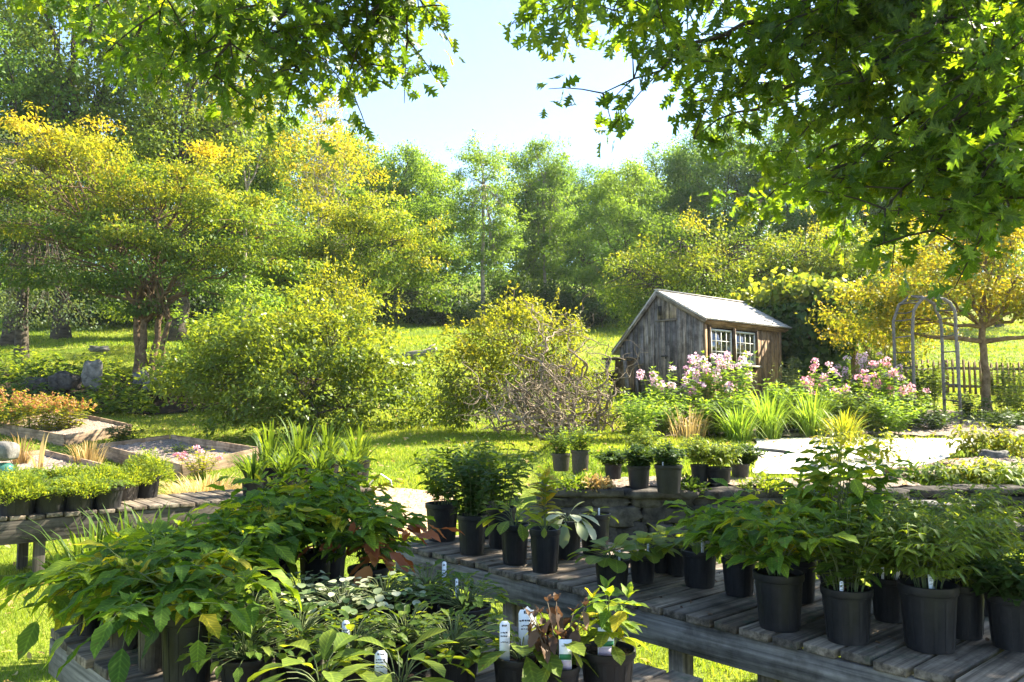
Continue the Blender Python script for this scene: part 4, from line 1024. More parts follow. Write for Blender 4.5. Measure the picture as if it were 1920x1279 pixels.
# low bushes in the shade at the wood's edge
ub = tree_meshes('ub', 2.6, [(0, 0, 1.0, 1.5, 1.2, .9), (1.1, .2, .8, 1.1, 1, .7), (-1.2, .1, .8, 1.1, 1, .7)], .05, 120, 60, .15, .32, .7, 'leaf_dark', 'bark', 96, .15, top_tint=.2, twigs=20)
for i, (px, d, s, lab) in enumerate(((745, 42.5, 1.1, 'dark bush at the woods edge beside the gap to the upper lawn'), (830, 43.5, 1.2, 'dark bush at the woods edge left of the birch trunk'), (975, 45, 1.2, 'dark bush at the woods edge just past the birch trunk'),
                                    (1060, 44, 1.15, 'dark bush at the woods edge above the twisted hazel'), (1130, 42, .95, 'bluish dark bush at the woods edge nearest the shed'), (250, 42, 1.3, 'dark bush under the yellow tree at the far lawn edge'), (110, 42, 1.3, 'dark bush at the far lawn edge behind the standing stone'), (350, 43, 1.3, 'dark bush at the far lawn edge behind the big rounded bush'))):
    put_tree('woodland_bush', ub, lab.replace('left of', 'just before'), spot(px, d), i * 2.1, s, 'bush', 'bushes along the edge of the woods')
# the wood beyond reads as one mass
rng = np.random.default_rng(97); n = 2600
wx = rng.uniform(-70, 90, n); wy = rng.uniform(52, 100, n); wz = ground(wx, wy) + rng.uniform(.3, 9.5, n) * rng.uniform(.5, 1, n)
idx = np.repeat(np.arange(n), 46); P = np.stack([wx, wy, wz], 1)[idx] + rng.normal(size=(len(idx), 3)) * [1.1, 1.1, .8]
wd = Geo().leaves(DIAM, P, unit(rng, len(P)) + [0, 0, -.3], np.array([0, 0, .8]) + unit(rng, len(P)) * .8, .36 * rng.uniform(.6, 1.3, len(P)), .25 + rng.normal(size=n)[idx] * .2 + rng.normal(size=len(P)) * .12).build('woods', M['leaf_forest'])
tag(wd, kind='stuff')
# apple trees, golden tree
rng = np.random.default_rng(101)
L = [(-2.2, 0, 2.9, 1.5, 1.5, 1.0), (-.6, .1, 3.9, 1.6, 1.4, .95), (1.2, 0, 3.8, 1.5, 1.4, .9), (2.4, .1, 3.0, 1.4, 1.4, .9), (0, -.8, 3.0, 1.6, 1.2, .8), (-1.5, -.5, 2.0, 1.3, 1.1, .7), (3.2, -.2, 3.6, 1.2, 1.2, .7)]
ap = tree_meshes('ap', 5.2, L, .17, 460, 84, .09, .28, .55, 'leaf_autumn', 'bark', 102, .3, stems=((0, 0), (.25, .1)), top_tint=.3, base_tint=.3, twigs=260, shell=.4)
put_tree('apple_tree', ap, 'broad old apple tree with dark limbs rising behind the shed', spot(1318, 27), 0, (1.05, 1.0, 1.1))
put_tree('apple_tree', ap, 'second apple tree behind the vine covered arbor', spot(1545, 27.5), 2.2, (1.0, 1.0, 1.05))
put_tree('apple_tree', ap, 'third apple tree, nearest the garden arch', spot(1700, 30), 4.0, (1.0, 1.0, 1.1))
L = [(-1.7, -.1, 2.6, 1.1, 1.1, .55), (-.9, .2, 3.5, 1.3, 1.2, .7), (.8, .1, 3.6, 1.3, 1.2, .7), (1.9, -.2, 2.9, 1.2, 1.2, .6), (0, 0, 4.2, 1.1, 1.1, .5), (-2.4, .1, 2.0, .8, 1, .5), (.3, -.8, 2.7, 1.1, .9, .5), (-1.6, .3, 1.9, .8, .7, .35), (1.4, -.3, 2.2, 1.0, .9, .35), (.2, .4, 2.4, 1.3, 1, .4), (2.2, .2, 2.3, 1, .9, .4), (-1.2, -.5, 2.4, 1.1, .9, .4)]
gt = thing('golden_tree', 'golden leaved tree with stiff horizontal branches in front of the picket fence', 'tree', spot(1849, 17.2))
ms = tree_meshes('gd', 4.6, L, .10, 520, 58, .085, .25, .4, 'leaf_gold', 'bark_tan', 112, .42, top_tint=.3, base_tint=.5, twigs=150, shell=.4)
link('crown', ms[1], gt); link('trunk', ms[0], gt)
g = Geo()
for s in (-1, 1): g.tube([(0, 0, 1.55), (s * .5, 0, 1.62), (s * 1.1, .1, 1.66), (s * 1.9, .1, 1.85)], [.06, .05, .04, .02], 7)
g.build('branch', M['bark_tan'], gt, smooth=True)
L = [(-.9, 0, 1.8, .9, .9, .6), (.3, 0, 2.3, 1.0, .9, .6), (.9, .1, 1.6, .8, .8, .5), (-.3, -.2, 1.3, .9, .8, .4)]
put_tree('yellow_shrub', tree_meshes('ys', 2.8, L, .05, 190, 46, .08, .22, .5, 'leaf_gold', 'bark', 113, .2, top_tint=.4, base_tint=.5, twigs=50, stems=((0, 0), (.2, 0))),
         'loose yellow leaved shrub between the arbor and the arch', spot(1665, 19.4), 0, (.8, .8, .95), 'shrub')

# ------------------------------------------------------------------ the oak over the benches
rng = np.random.default_rng(121)
oak = thing('oak_tree', 'big shading oak whose leafy limbs hang over the potted plants', 'tree', (4.08, 5.75, gz(4.08, 5.75))); o = np.array(oak.location)
tr = Geo()
tpts = [(0, 0, -.3), (0, 0, .1), (.06, .05, .5), (.12, .1, 1.2), (.2, .15, 2.4), (.3, .2, 3.8), (.5, .3, 5.5), (.8, .5, 8)]
tr.tube(tpts, [.62, .46, .36, .32, .29, .26, .22, .14], 14)
for a_ in (3.4, 2.2, 4.6, .6): tr.tube([(.25 * math.cos(a_), .25 * math.sin(a_), .25), (.55 * math.cos(a_), .55 * math.sin(a_), .0), (.95 * math.cos(a_ + .2), .95 * math.sin(a_ + .2), -.15)], [.17, .12, .05], 8)
tr.build('trunk', M['bark'], oak, smooth=True)
FLECK = [(.08, 4.95, .75, .16), (.66, 4.5, .75, .15), (.22, 4.6, .75, .10), (-.72, 3.35, .9, .2), (-1.75, 4.35, 1.1, .18), (-.55, 5.75, 1.25, .25), (-1.3, 3.3, 1.1, .15), (1.2, 4.1, 1.1, .12), (1.9, 3.6, 1.05, .12), (-.1, 5.3, 1.1, .14), (1.45, 3.3, .8, .09), (-.3, 2.9, .9, .12), (-2.0, 3.8, 1.0, .1)]
def oak_spray(G, B, anchor, tip, n, sag=.25, size=.135, spread=.32):
    """a limb from anchor to tip with side twigs, leaves in tufts along them"""
    a_ = np.asarray(anchor, float); e = np.asarray(tip, float); Ln = np.linalg.norm(e - a_)
    pts = bez(a_, (a_ + e) / 2 + np.array([0, 0, sag * Ln]), e, 12); pts[1:-1] += rng.normal(size=(10, 3)) * .03
    B.tube(pts, np.linspace(.02 + .007 * Ln, .004, 12), 6)
    P, A, N, Z, T_ = [], [], [], [], []
    for i in range(n):
        f = .25 + .75 * rng.random() ** .55 if i > 1 else 1.0; p = pts[min(int(f * 11), 11)]
        d = nz(rng.normal(size=3) * [1, 1, .55] + nz(e - a_) * .5); ln = spread * rng.uniform(.5, 1.8); q = p + d * ln - np.array([0, 0, .15 * ln])
        B.tube(bez(p, p + d * ln * .6, q, 4), [.007, .005, .004, .0025], 4, cap=False)
        tt = rng.normal() * .12
        for k in range(rng.integers(7, 15)):
            f2 = rng.uniform(.35, 1.0); b_ = p + (q - p) * f2 + rng.normal(size=3) * .05
            P.append(b_); A.append(nz(d * .7 + rng.normal(size=3) * .8 + np.array([0, 0, -.55]))); N.append(np.array([0, 0, .7]) + rng.normal(size=3) * .7)
            Z.append(size * rng.uniform(.65, 1.2)); T_.append(.38 + tt + rng.normal() * .15)
    W = np.array(P) + o; keep = np.ones(len(W), bool)
    for fx, fy, fz, fr in FLECK:                      # leaves left out towards the sun, gaps made for flecks of light
        keep &= np.linalg.norm(np.cross(W - np.array([fx, fy, fz]), np.array(S)), axis=1) > fr
    G.leaves(OAK, np.array(P)[keep], np.array(A)[keep], np.array(N)[keep], np.array(Z)[keep], np.array(T_)[keep])
G, B = Geo(), Geo()
tip = lambda px, py, d: ray(px, py, d) - o
# limbs seen hanging into the picture: (pixel x, pixel y, distance, leaf tufts)
right = [(1030, 20, 6.6, 10), (1090, 10, 6.2, 12), (1150, 20, 6.0, 12), (1060, 40, 6.4, 8), (1180, 60, 6.4, 16), (1130, 175, 6.0, 12), (1290, 120, 6.0, 24), (1330, 215, 6.2, 18), (1420, 160, 5.6, 26), (1430, 330, 6.6, 20), (1500, 60, 5.4, 26), (1520, 260, 5.4, 26), (1560, 360, 5.2, 22),
         (1620, 180, 5.0, 28), (1680, 330, 5.0, 26), (1660, 420, 4.8, 20), (1740, 90, 4.8, 28), (1780, 260, 4.6, 28), (1750, 460, 4.4, 18), (1840, 180, 4.4, 28), (1850, 390, 4.3, 24), (1890, 300, 4.2, 24), (1640, 60, 5.8, 26),
         (1380, 30, 6.6, 22), (1240, 10, 6.2, 18), (1590, 410, 7.4, 22), (1480, 210, 7.6, 24), (1700, 150, 7.4, 26), (1820, 60, 7.0, 26), (1300, 260, 6.0, 8), (1900, 440, 4.2, 14), (1405, 425, 7.8, 16)]
for px, py, d, n in right:
    e = tip(px, py - (28 if px > 1300 else 0), d); z = max(e[2] + .6, 1.9); an = np.array([.25 + .1 * rng.normal(), .2 + .1 * rng.normal(), z + .4])
    oak_spray(G, B, an + (e - an) * (.0 if np.linalg.norm(e - an) < 2.5 else .35), e, int(n * 1.08), .18, .128 + .004 * d)
left = [(170, 20, 5.6, 12), (240, 90, 5.4, 16), (320, 110, 5.2, 16), (410, 60, 5.2, 18), (400, 140, 5.0, 16), (500, 90, 5.0, 18), (580, 40, 5.2, 20), (560, 135, 5.2, 20), (660, 40, 5.4, 20), (650, 150, 5.6, 14), (740, 30, 5.6, 16), (785, 15, 5.7, 14), (765, 75, 5.8, 12), (690, 120, 5.7, 12), (700, 90, 5.8, 12), (480, 10, 4.4, 16), (120, -30, 5.0, 14), (300, 20, 4.8, 18), (470, 150, 5.4, 14)]
hub = ray(470, -330, 5.2) - o
B.tube(bez((.2, .15, 2.9), (-1.6, -.6, 6.3), hub, 14), np.linspace(.2, .07, 14), 9)
for px, py, d, n in left:
    e = tip(px, py, d); an = e + np.array([rng.normal() * .5 + .35, rng.normal() * .4, .75 + rng.random() * .4]); an = an * .9 + hub * .1
    oak_spray(G, B, an, e, int(n * .85), .1, .112 + .003 * d, .28)
# the rest of the crown, above the frame and to the side: it shades the benches
for k in range(34):
    a_ = rng.random() * 6.3; q = rng.random() ** .5
    e = np.array([1.2 + 3.9 * q * math.cos(a_), .9 + 3.3 * q * math.sin(a_), 4.6 + 2.6 * rng.random() * (1 - .5 * q)])
    if e[0] + o[0] < (e[1] + o[1]) * .66 and (e[2] + o[2] - 1.75) / (e[1] + o[1]) < .56: continue
    oak_spray(G, B, e * .35 + np.array([.2, .2, 2.2]), e, 16, .15, .17, .5)
for k in range(8):                                   # limbs reaching over the bench nearer the viewer
    e = np.array([rng.uniform(-5.4, -.5), rng.uniform(-4.6, -1.0), rng.uniform(4.0, 5.2)])
    oak_spray(G, B, e * .5 + np.array([0, 0, 2.4]), e, 12, .15, .17, .5)
for k in range(14):                                   # unseen sprays added to the crown to shade the benches from the sun
    T_ = np.array([rng.uniform(-2.3, 2.1), rng.uniform(2.4, 4.6), 1.0]); W = T_ + np.array(S) * rng.uniform(5.6, 8.6)
    if (W[2] - 1.75) / W[1] < .54 and W[0] < W[1] * .66: continue
    e = W - o; oak_spray(G, B, e * .6 + np.array([.1, .1, 1.6]), e, 13, .12, .16, .42)
B.build('limb', M['bark'], oak, smooth=True)
G.build('crown', M['leaf_oak'], oak)

# ------------------------------------------------------------------ garden plants in the beds
def plant(name, label, loc, parts, rz=0.0, cat='plant', group=None, scale=1.0):
    t = thing(name, label, cat, loc, rz, group, scale)
    for nm, g, mt in parts:
        for q in (g if isinstance(g, list) else [g]): q.build(nm, M[mt], t)
    return t
def phlox(label, px, d, h, n, pet, seed, spread=.35, leaf='leaf_lime'):
    rng = np.random.default_rng(seed)
    lg, sg, tips = stem_plant(rng, n, h, spread, .26, LANCE, .115, 13, 'opp', .1, .25, (.45, .15), sr=.005, hvar=.42, wide=1.9)
    fl = flower_heads(rng, [(p + UP * .03, a) for p, a in tips[::2]] + [(p - UP * .05, a) for p, a in tips[::4]], .058, 26, .034, dome=1.2)
    plant('phlox', label, spot(px, d), [('stem', sg, 'stem'), ('foliage', lg, leaf), ('flower_head', fl, pet)], cat='flowering plant', group='phlox and bee balm in the flower bed')
phlox('pale pink phlox clump in front of the shed door', 1258, 14.2, 1.30, 26, 'petal_pink', 201)
phlox('tallest pink phlox clump under the shed window', 1372, 14.4, 1.62, 34, 'petal_pink', 202, .42)
phlox('pink phlox between the two clumps by the shed window', 1318, 14.7, 1.45, 22, 'petal_pink', 203)
phlox('bright magenta pink bee balm clump beside the grass tuft', 1552, 14.6, 1.25, 30, 'petal_red', 204, .45)
phlox('tall whitish phlox in front of the arch', 1630, 15.6, 1.60, 26, 'petal_pink', 205, .4, 'leaf_mid')
phlox('crimson bee balm right beside the arch foot', 1655, 14.4, 1.25, 24, 'petal_red', 206, .4)
phlox('short white flowered phlox behind the magenta bee balm', 1590, 16.4, 1.25, 20, 'petal_pink', 207, .3, 'leaf_mid')
phlox('small red flowered clump at the foot of the arch', 1698, 14.6, .95, 16, 'petal_red', 208, .3)
def clump(name, label, px, d, h, n, seed, T, size, nodes, leaf, spread=.4, arr='opp', cat='plant', base=.2, group='leafy plants of the flower bed', tint=(.45, .15), **k):
    rng = np.random.default_rng(seed)
    lg, sg, tips = stem_plant(rng, n, h, spread, base, T, size, nodes, arr, .15, .3, tint, sr=.004, **k)
    plant(name, label, spot(px, d), [('stem', sg, 'stem'), ('foliage', lg, leaf)], cat=cat, group=group)
clump('leafy_perennial', 'bright green upright perennial in front of the pale pink phlox', 1195, 12.6, .85, 36, 211, OV3, .085, 11, 'leaf_lime', .42)
clump('leafy_perennial', 'leafy green clump between the phlox and the grass tuft', 1468, 14.0, 1.0, 34, 212, LANCE, .12, 13, 'leaf_lime', .35, wide=1.6)
clump('leafy_perennial', 'broad green clump in front of the magenta bee balm', 1590, 13.7, .85, 44, 213, LANCE, .10, 11, 'leaf_mid', .5, wide=1.6)
clump('leafy_perennial', 'green clump below the crimson bee balm', 1660, 13.4, .75, 44, 214, OV3, .085, 10, 'leaf_lime', .55)
clump('leafy_perennial', 'dark bushy plant standing inside the garden arch', 1698, 16.8, 1.25, 30, 215, OV3, .10, 11, 'leaf_dark', .4)
clump('leafy_perennial', 'tall dark green plant behind the arch by the low fence', 1745, 18.2, 1.2, 36, 216, OV3, .10, 10, 'leaf_mid', .5)
clump('leafy_perennial', 'leafy bush climbing the picket fence beside the golden tree', 1893, 17.2, 1.35, 40, 217, OV3, .09, 12, 'leaf_mid', .5)
clump('leafy_perennial', 'low dark plants at the foot of the golden tree', 1820, 16.2, .6, 30, 218, OV3, .08, 8, 'leaf_dark', .5)
clump('leafy_perennial', 'tangled green plant at the outer corner of the picket fence', 1925, 15.6, .9, 34, 219, OV3, .09, 9, 'leaf_light', .5)
clump('leafy_perennial', 'rough stalks of seed heads at the shed corner', 1492, 17.0, 1.3, 22, 220, LANCE, .09, 12, 'leaf_blue', .35)
clump('leafy_perennial', 'shaded plant under the vine beside the arbor post', 1545, 18.6, .9, 30, 221, OV3, .1, 9, 'leaf_light', .5)
clump('leafy_perennial', 'sunlit weeds growing at the base of the arbor', 1600, 18.4, .8, 26, 222, LANCE, .12, 9, 'leaf_yellowgreen', .5)
clump('leafy_perennial', 'low green plants edging the bed between the arch and the peonies', 1755, 14.4, .45, 30, 223, OV3, .08, 8, 'leaf_dark', .7)
clump('leafy_perennial', 'dark low plants before the picket fence corner', 1880, 14.6, .4, 30, 224, OV3, .08, 8, 'leaf_dark', .7)
clump('leafy_perennial', 'green perennial just beyond the hazel trunk', 1120, 14.6, .7, 34, 225, OV3, .08, 9, 'leaf_yellowgreen', .5)
clump('leafy_perennial', 'yellow green leafy clump hiding the foot of the pale pink phlox', 1245, 13.5, .75, 40, 226, OV3, .085, 10, 'leaf_lime', .5)
clump('leafy_perennial', 'leafy clump hiding the foot of the tallest pink phlox', 1345, 13.4, .7, 44, 227, LANCE, .11, 11, 'leaf_lime', .5, wide=1.6)
clump('leafy_perennial', 'low bright clump between the tan grass and the arching grass', 1385, 13.5, .8, 40, 228, LANCE, .11, 10, 'leaf_lime', .45, wide=1.6)
clump('leafy_perennial', 'green clump behind the second arching grass tuft', 1500, 13.9, .9, 44, 229, LANCE, .11, 11, 'leaf_lime', .5, wide=1.6)
clump('peony', 'loose dark peony in front of the white patio', 1553, 9.7, .52, 11, 231, LANCE, .07, 5, 'leaf_yellowgreen', .3, 'pin', group='peonies along the patio', pin=5, rachis=.11, wide=1.4, cat='peony')
clump('peony', 'airy light peony standing in the middle of the patio edge', 1655, 10.0, .5, 15, 232, LANCE, .075, 5, 'leaf_yellowgreen', .32, 'pin', group='peonies along the patio', pin=5, rachis=.11, wide=1.4, cat='peony')
clump('peony', 'dense yellow green peony beside the patio end', 1820, 10.6, .52, 17, 234, LANCE, .075, 6, 'leaf_yellowgreen', .32, 'pin', group='peonies along the patio', pin=5, rachis=.11, wide=1.4, cat='peony')
clump('peony', 'yellow green peony farthest along the mulch', 1893, 10.4, .46, 16, 235, LANCE, .075, 6, 'leaf_yellowgreen', .32, 'pin', group='peonies along the patio', pin=5, rachis=.11, wide=1.4, cat='peony')
def tuft(label, px, d, h, n, seed, mat='leaf_yellowgreen', spread=.5, w=.011, base=.18, tint=(.5, .2), bend=.6, name='grass_tuft', group='ornamental grasses'):
    plant(name, label, spot(px, d), [('blade', blades(np.random.default_rng(seed), n, h, spread, base, w, tint, bend), mat)], cat='ornamental grass', group=group)
tuft('arching yellow green grass in front of the pink phlox', 1440, 12.9, .95, 330, 241, 'leaf_lime', w=.008, bend=.95)
tuft('second arching grass tuft beside the magenta bee balm', 1520, 13.2, .9, 300, 242, 'leaf_lime', w=.008, bend=.9)
tuft('tan dry grass standing in front of the shed phlox', 1290, 12.8, .62, 110, 243, 'straw', .3, .005, .28, bend=.4)
tuft('green gold grass with arching seed stalks beyond the patio', 1385, 12.6, .7, 260, 244, 'leaf_lime', w=.007, bend=1.0)
tuft('reddish green grass fan by the orange flower at the patio', 1580, 12.4, .6, 150, 245, 'leaf_autumn')
tuft('tan dry grass tuft growing beside the raised bed board', 170, 14.6, .62, 150, 246, 'straw', .28, .008, .22, bend=.2)
tuft('small green iris fan at the foot of the bed board', 215, 13.6, .3, 30, 247, 'leaf_light', .2, .014, .08, bend=.2)
tuft('dry yellow cornstalk leaning over the bare bed', 80, 13.0, .95, 12, 248, 'straw', .22, .028, .03, (.5, .2), .7)
tuft('clump of brown dry stalks behind the grey ornament', 45, 14.4, .75, 70, 249, 'straw', .35, .01, .12, (.2, .2), .3)
rng = np.random.default_rng(251)
for i, (px, d, lab, s) in enumerate(((20, 18.4, 'orange plumed astilbe clump nearest the dark bank plants', 1.05), (62, 18.1, 'tall orange brown astilbe clump with one red spike', 1.0), (98, 17.9, 'orange brown astilbe clump in the middle of its raised bed', .95), (132, 18.2, 'orange plumed plant over dark leaves at the end of its raised bed', .85), (-25, 18.8, 'orange brown astilbe clump at the outer end of its raised bed', 1.0))):
    lg, sg, tips = stem_plant(rng, 38, .88 * s, .55, .3, LANCE, .10, 12, 'alt', .08, .3, (.45, .25), sr=.004, wide=1.7)
    fl = [one_head(rng, [(p - ax * .04 * k + rng.normal(size=3) * .012, ax) for k in range(4)], .02, 6, .028) for p, ax in tips]
    p_ = spot(px, d); p_[2] += .14
    plant('astilbe', lab, p_, [('stem', sg, 'stem'), ('foliage', lg, 'leaf_yellowgreen'), ('flower_plume', fl, 'petal_orange')], cat='flowering plant', group='orange plumed plants in the raised bed')
p_ = spot(382, 13.1); rng = np.random.default_rng(255)
lg, sg, tips = stem_plant(rng, 30, .55, .36, .12, OV3, .07, 10, 'alt', .1, .3, (.65, .2), sr=.004)
plant('sedum', 'yellow green sedum with round pink flower heads at the bed corner', p_, [('stem', sg, 'stem'), ('foliage', lg, 'leaf_yellowgreen'), ('flower_head', flower_heads(rng, tips[::4], .05, 46, .026), 'petal_red')], cat='flowering plant')
sm = thing('straw_mound', 'low mound of pale dry straw beside the raised bed', 'straw', spot(395, 10.4)); rng = np.random.default_rng(256)
blades(rng, 900, .42, .5, .5, .007, (.6, .25), .9).build('straw', M['straw'], sm)
clump('leafy_perennial', 'dark leafy plant at the far corner of the mulched bed', 232, 17.2, .5, 26, 257, OV3, .09, 7, 'leaf_dark', .35)
clump('leafy_perennial', 'small white flowered plant growing inside the mulched bed', 345, 15.6, .35, 16, 258, OV3, .06, 7, 'leaf_mid', .2)
hp = thing('wire_hoop', 'small bent metal hoop standing in the lawn by the path', 'hoop', spot(716, 10.4))
Geo().tube([(-.16, 0, -.02), (-.14, 0, .06), (-.02, 0, .17), (.0, 0, .175), (.13, 0, .09), (.15, 0, -.02)], .009, 6).build('wire', M['tag_white'], hp, smooth=True)

# plants on the bank
rng = np.random.default_rng(261)
bank = [(20, 21.0, 1.0, 'leaf_mid', 'leafy bank plant beside the outermost boulder'), (60, 20.6, .8, 'leaf_dark', 'dark fern like plant before the flat half hidden stone'), (12, 20.2, .7, 'leaf_dark', 'low dark plant at the outer foot of the bank'), (100, 22.6, 1.0, 'leaf_dark', 'dark bushy plant above the rounded boulder'), (150, 23.2, .9, 'leaf_mid', 'bank plant above the standing stone'),
        (212, 21.4, .8, 'leaf_mid', 'leafy plant just past the standing stone'), (235, 22.4, .7, 'leaf_light', 'light green bank plant beside the yellow tree'), (250, 20.7, .5, 'leaf_light', 'low sunlit plant at the foot of the bank below the tree'), (185, 20.5, .45, 'leaf_mid', 'low plant below the standing stone'), (130, 20.4, .5, 'leaf_dark', 'low dark plant below the rounded boulder'),
        (50, 23.6, 1.0, 'leaf_light', 'pale leaved bush near the grey half bare tree'), (330, 22.4, .8, 'leaf_mid', 'plant between the tree rock and the big rounded bush'), (310, 24.2, .8, 'leaf_yellowgreen', 'sunlit plant behind the stems of the yellow tree'), (5, 24.4, .9, 'leaf_mid', 'bank plant under the grey half bare tree'), (195, 24.2, .7, 'leaf_light', 'sunlit plant near the pale stone block'), (85, 24.6, .7, 'leaf_mid', 'plant along the top of the bank by the upper lawn')]
for i, (px, d, h, mt, lab) in enumerate(bank):
    g = Geo(); w = h * 1.15; n = int(520 * h)
    az = rng.random(n) * 6.3; q = rng.random(n) ** .5; zz = h * (1 - q ** 2) * rng.uniform(.2, 1.05, n) + .05
    P = np.stack([np.cos(az) * q * w, np.sin(az) * q * w * .8, zz], 1)
    g.leaves(OV3, P, np.stack([np.cos(az), np.sin(az), np.full(n, .1)], 1) + unit(rng, n) * .6, np.array([0, 0, 1]) + unit(rng, n) * .6, .17 * rng.uniform(.6, 1.2, n), .4 + rng.normal(size=n) * .2)
    sg = Geo()
    for k in range(16): sg.tube(bez((0, 0, 0), (P[k, 0] * .3, P[k, 1] * .3, P[k, 2] * .8), P[k], 5), .008, 4, cap=False)
    plant('bank_plant', lab, spot(px, d), [('stem', sg, 'stem'), ('foliage', g, mt)], group='plants covering the bank')

# low plants on the terrace near the oak
for i, (px, d, h, mt, lab) in enumerate(((1800, 8.7, .35, 'leaf_yellowgreen', 'sunlit leafy plant on the terrace beside the oak trunk'), (1862, 8.5, .38, 'leaf_light', 'leafy plant on the terrace closest to the oak trunk'), (1740, 8.6, .35, 'leaf_mid', 'low fern on the terrace behind the feathery pots'), (1905, 8.9, .35, 'leaf_light', 'terrace plant on the far side of the oak trunk'))):
    clump('terrace_plant', lab, px, d, h * .7, 14, 270 + i, LANCE, .08, 5, mt, .25, 'pin', pin=5, rachis=.11, wide=1.5, group='plants on the terrace')
for i, (px, d, h, mt, lab) in enumerate(((1495, 7.75, .5, 'leaf_lime', 'bright weeds at the wall foot behind the tall sapling'), (1570, 7.7, .55, 'leaf_mid', 'weeds growing against the terrace wall past the sapling'), (1650, 7.75, .55, 'leaf_light', 'leafy weeds hiding the wall behind the feathery pots'), (1725, 7.7, .5, 'leaf_mid', 'weeds in front of the flat grey slab'), (1800, 7.7, .55, 'leaf_light', 'tall weeds at the wall foot close to the oak trunk'), (1440, 7.8, .35, 'leaf_mid', 'low weeds at the wall foot under the brownish pot'))):
    clump('weed', lab, px, d, h, 30, 290 + i, OV3, .08, 8, mt, .4, group='weeds along the terrace wall')
clump('garden_shrub', 'compound leaved bush growing under the bench beyond the tagged pots', 1300, 3.3, .42, 16, 281, OVATE, .075, 5, 'leaf_mid', .35, 'pin', group='plants under the bench', pin=5, rachis=.16)
clump('garden_shrub', 'green bush beside the bench leg near the bottom edge', 1385, 3.0, .3, 12, 282, OVATE, .075, 5, 'leaf_mid', .3, 'pin', group='plants under the bench', pin=5, rachis=.16)

for i, (px, d, r_, mt, lab) in enumerate(((1075, 8.16, .2, 'leaf_mid', 'creeping plant spilling over the end of the terrace wall'), (1285, 8.14, .16, 'leaf_dark', 'small dark creeper on the wall beside the biggest pot'), (1428, 8.14, .24, 'leaf_light', 'light creeper on the wall past the row of pots'), (1118, 8.12, .14, 'straw', 'dry brown creeper on the wall near the mulch gap'))):
    x_ = (px - 960) / F * d
    plant('creeping_plant', lab, (x_, d - .02, .87), [('foliage', mound(np.random.default_rng(300 + i), 420, r_, .10, .05, OV3, (.4, .2)), mt)], group='creepers on the terrace wall')
# ------------------------------------------------------------------ benches
def bench(label, A, B, width, top, name='nursery_bench', legs=(.3, 1.35, 2.4, 3.4), apron=.15, mossy='wood_table', side='wood_grey', place='long bench'):
    """slatted bench; A to B is its edge towards the viewer, boards run across it"""
    A = np.array(A, float); B = np.array(B, float); L = np.linalg.norm(B - A); d = (B - A) / L; n = np.array([-d[1], d[0]])
    if n[1] < 0: n = -n
    o = np.array([*A, gz(*A)]); t = thing(name, label, 'bench', o, 0, 'slatted nursery benches'); rng = np.random.default_rng(int(L * 1000) % 991)
    D3, N3 = np.array([*d, 0]), np.array([*n, 0]); z = top - o[2]; base = np.array([0, 0, 0.])
    g = Geo(); x = 0.0
    while x < L - .04:
        w = rng.uniform(.13, .165); w = min(w, L - x)
        p = D3 * (x + w / 2) + UP * (z - .019 + rng.uniform(-.004, .004))
        g.beam(p - N3 * (.012 + rng.uniform(-.02, .02)), p + N3 * (width + rng.uniform(-.02, .02)), w - rng.uniform(.014, .024), .036, rng.uniform(.2, .85))
        x += w
    g.build('deck_board', M[mossy], t, bevel=.004)
    for k, off in enumerate((.02, width - .02)):
        Geo().beam(D3 * .0 + N3 * off + UP * (z - .042 - apron / 2), D3 * L + N3 * off + UP * (z - .042 - apron / 2), .038, apron, .55).build('apron_board', M[side], t, bevel=.003)
    for e in (.02, L - .02): Geo().beam(D3 * e + N3 * .042 + UP * (z - .042 - apron / 2), D3 * e + N3 * (width - .042) + UP * (z - .042 - apron / 2), .038, apron * .98, .5).build('end_board', M[side], t, bevel=.003)
    for x_ in legs:
        for off in (.045 + .04, width - .085):
            p = A + d * x_ + n * off; zf = gz(*p) - .1 - o[2]
            Geo().beam(D3 * x_ + N3 * off + UP * zf, D3 * x_ + N3 * off + UP * (z - .045), .09, .085, .5, up=D3).build('leg', M[side], t, bevel=.003)
    return t, A, d, n, place
BR = bench('long weathered slatted bench holding the black pots beside the terrace wall', (-.83, 5.763), (2.345, 2.163), 1.15, .75, legs=(.2, 1.165, 2.41, 2.9, 4.4))
BL = bench('weathered bench buried under the big compound leaved plants', (-2.05, 3.62), (.54, .98), 1.5, .75, legs=(.09, 1.5, 2.9), place='near bench')
BB = bench('low bench of heathery pots in front of the raised beds', (-5.2, 6.4), (-1.63, 9.45), .95, .75, legs=(.1, 1.3, 2.6, 3.9, 4.6), apron=.2, side='wood_shaded', place='low bench')

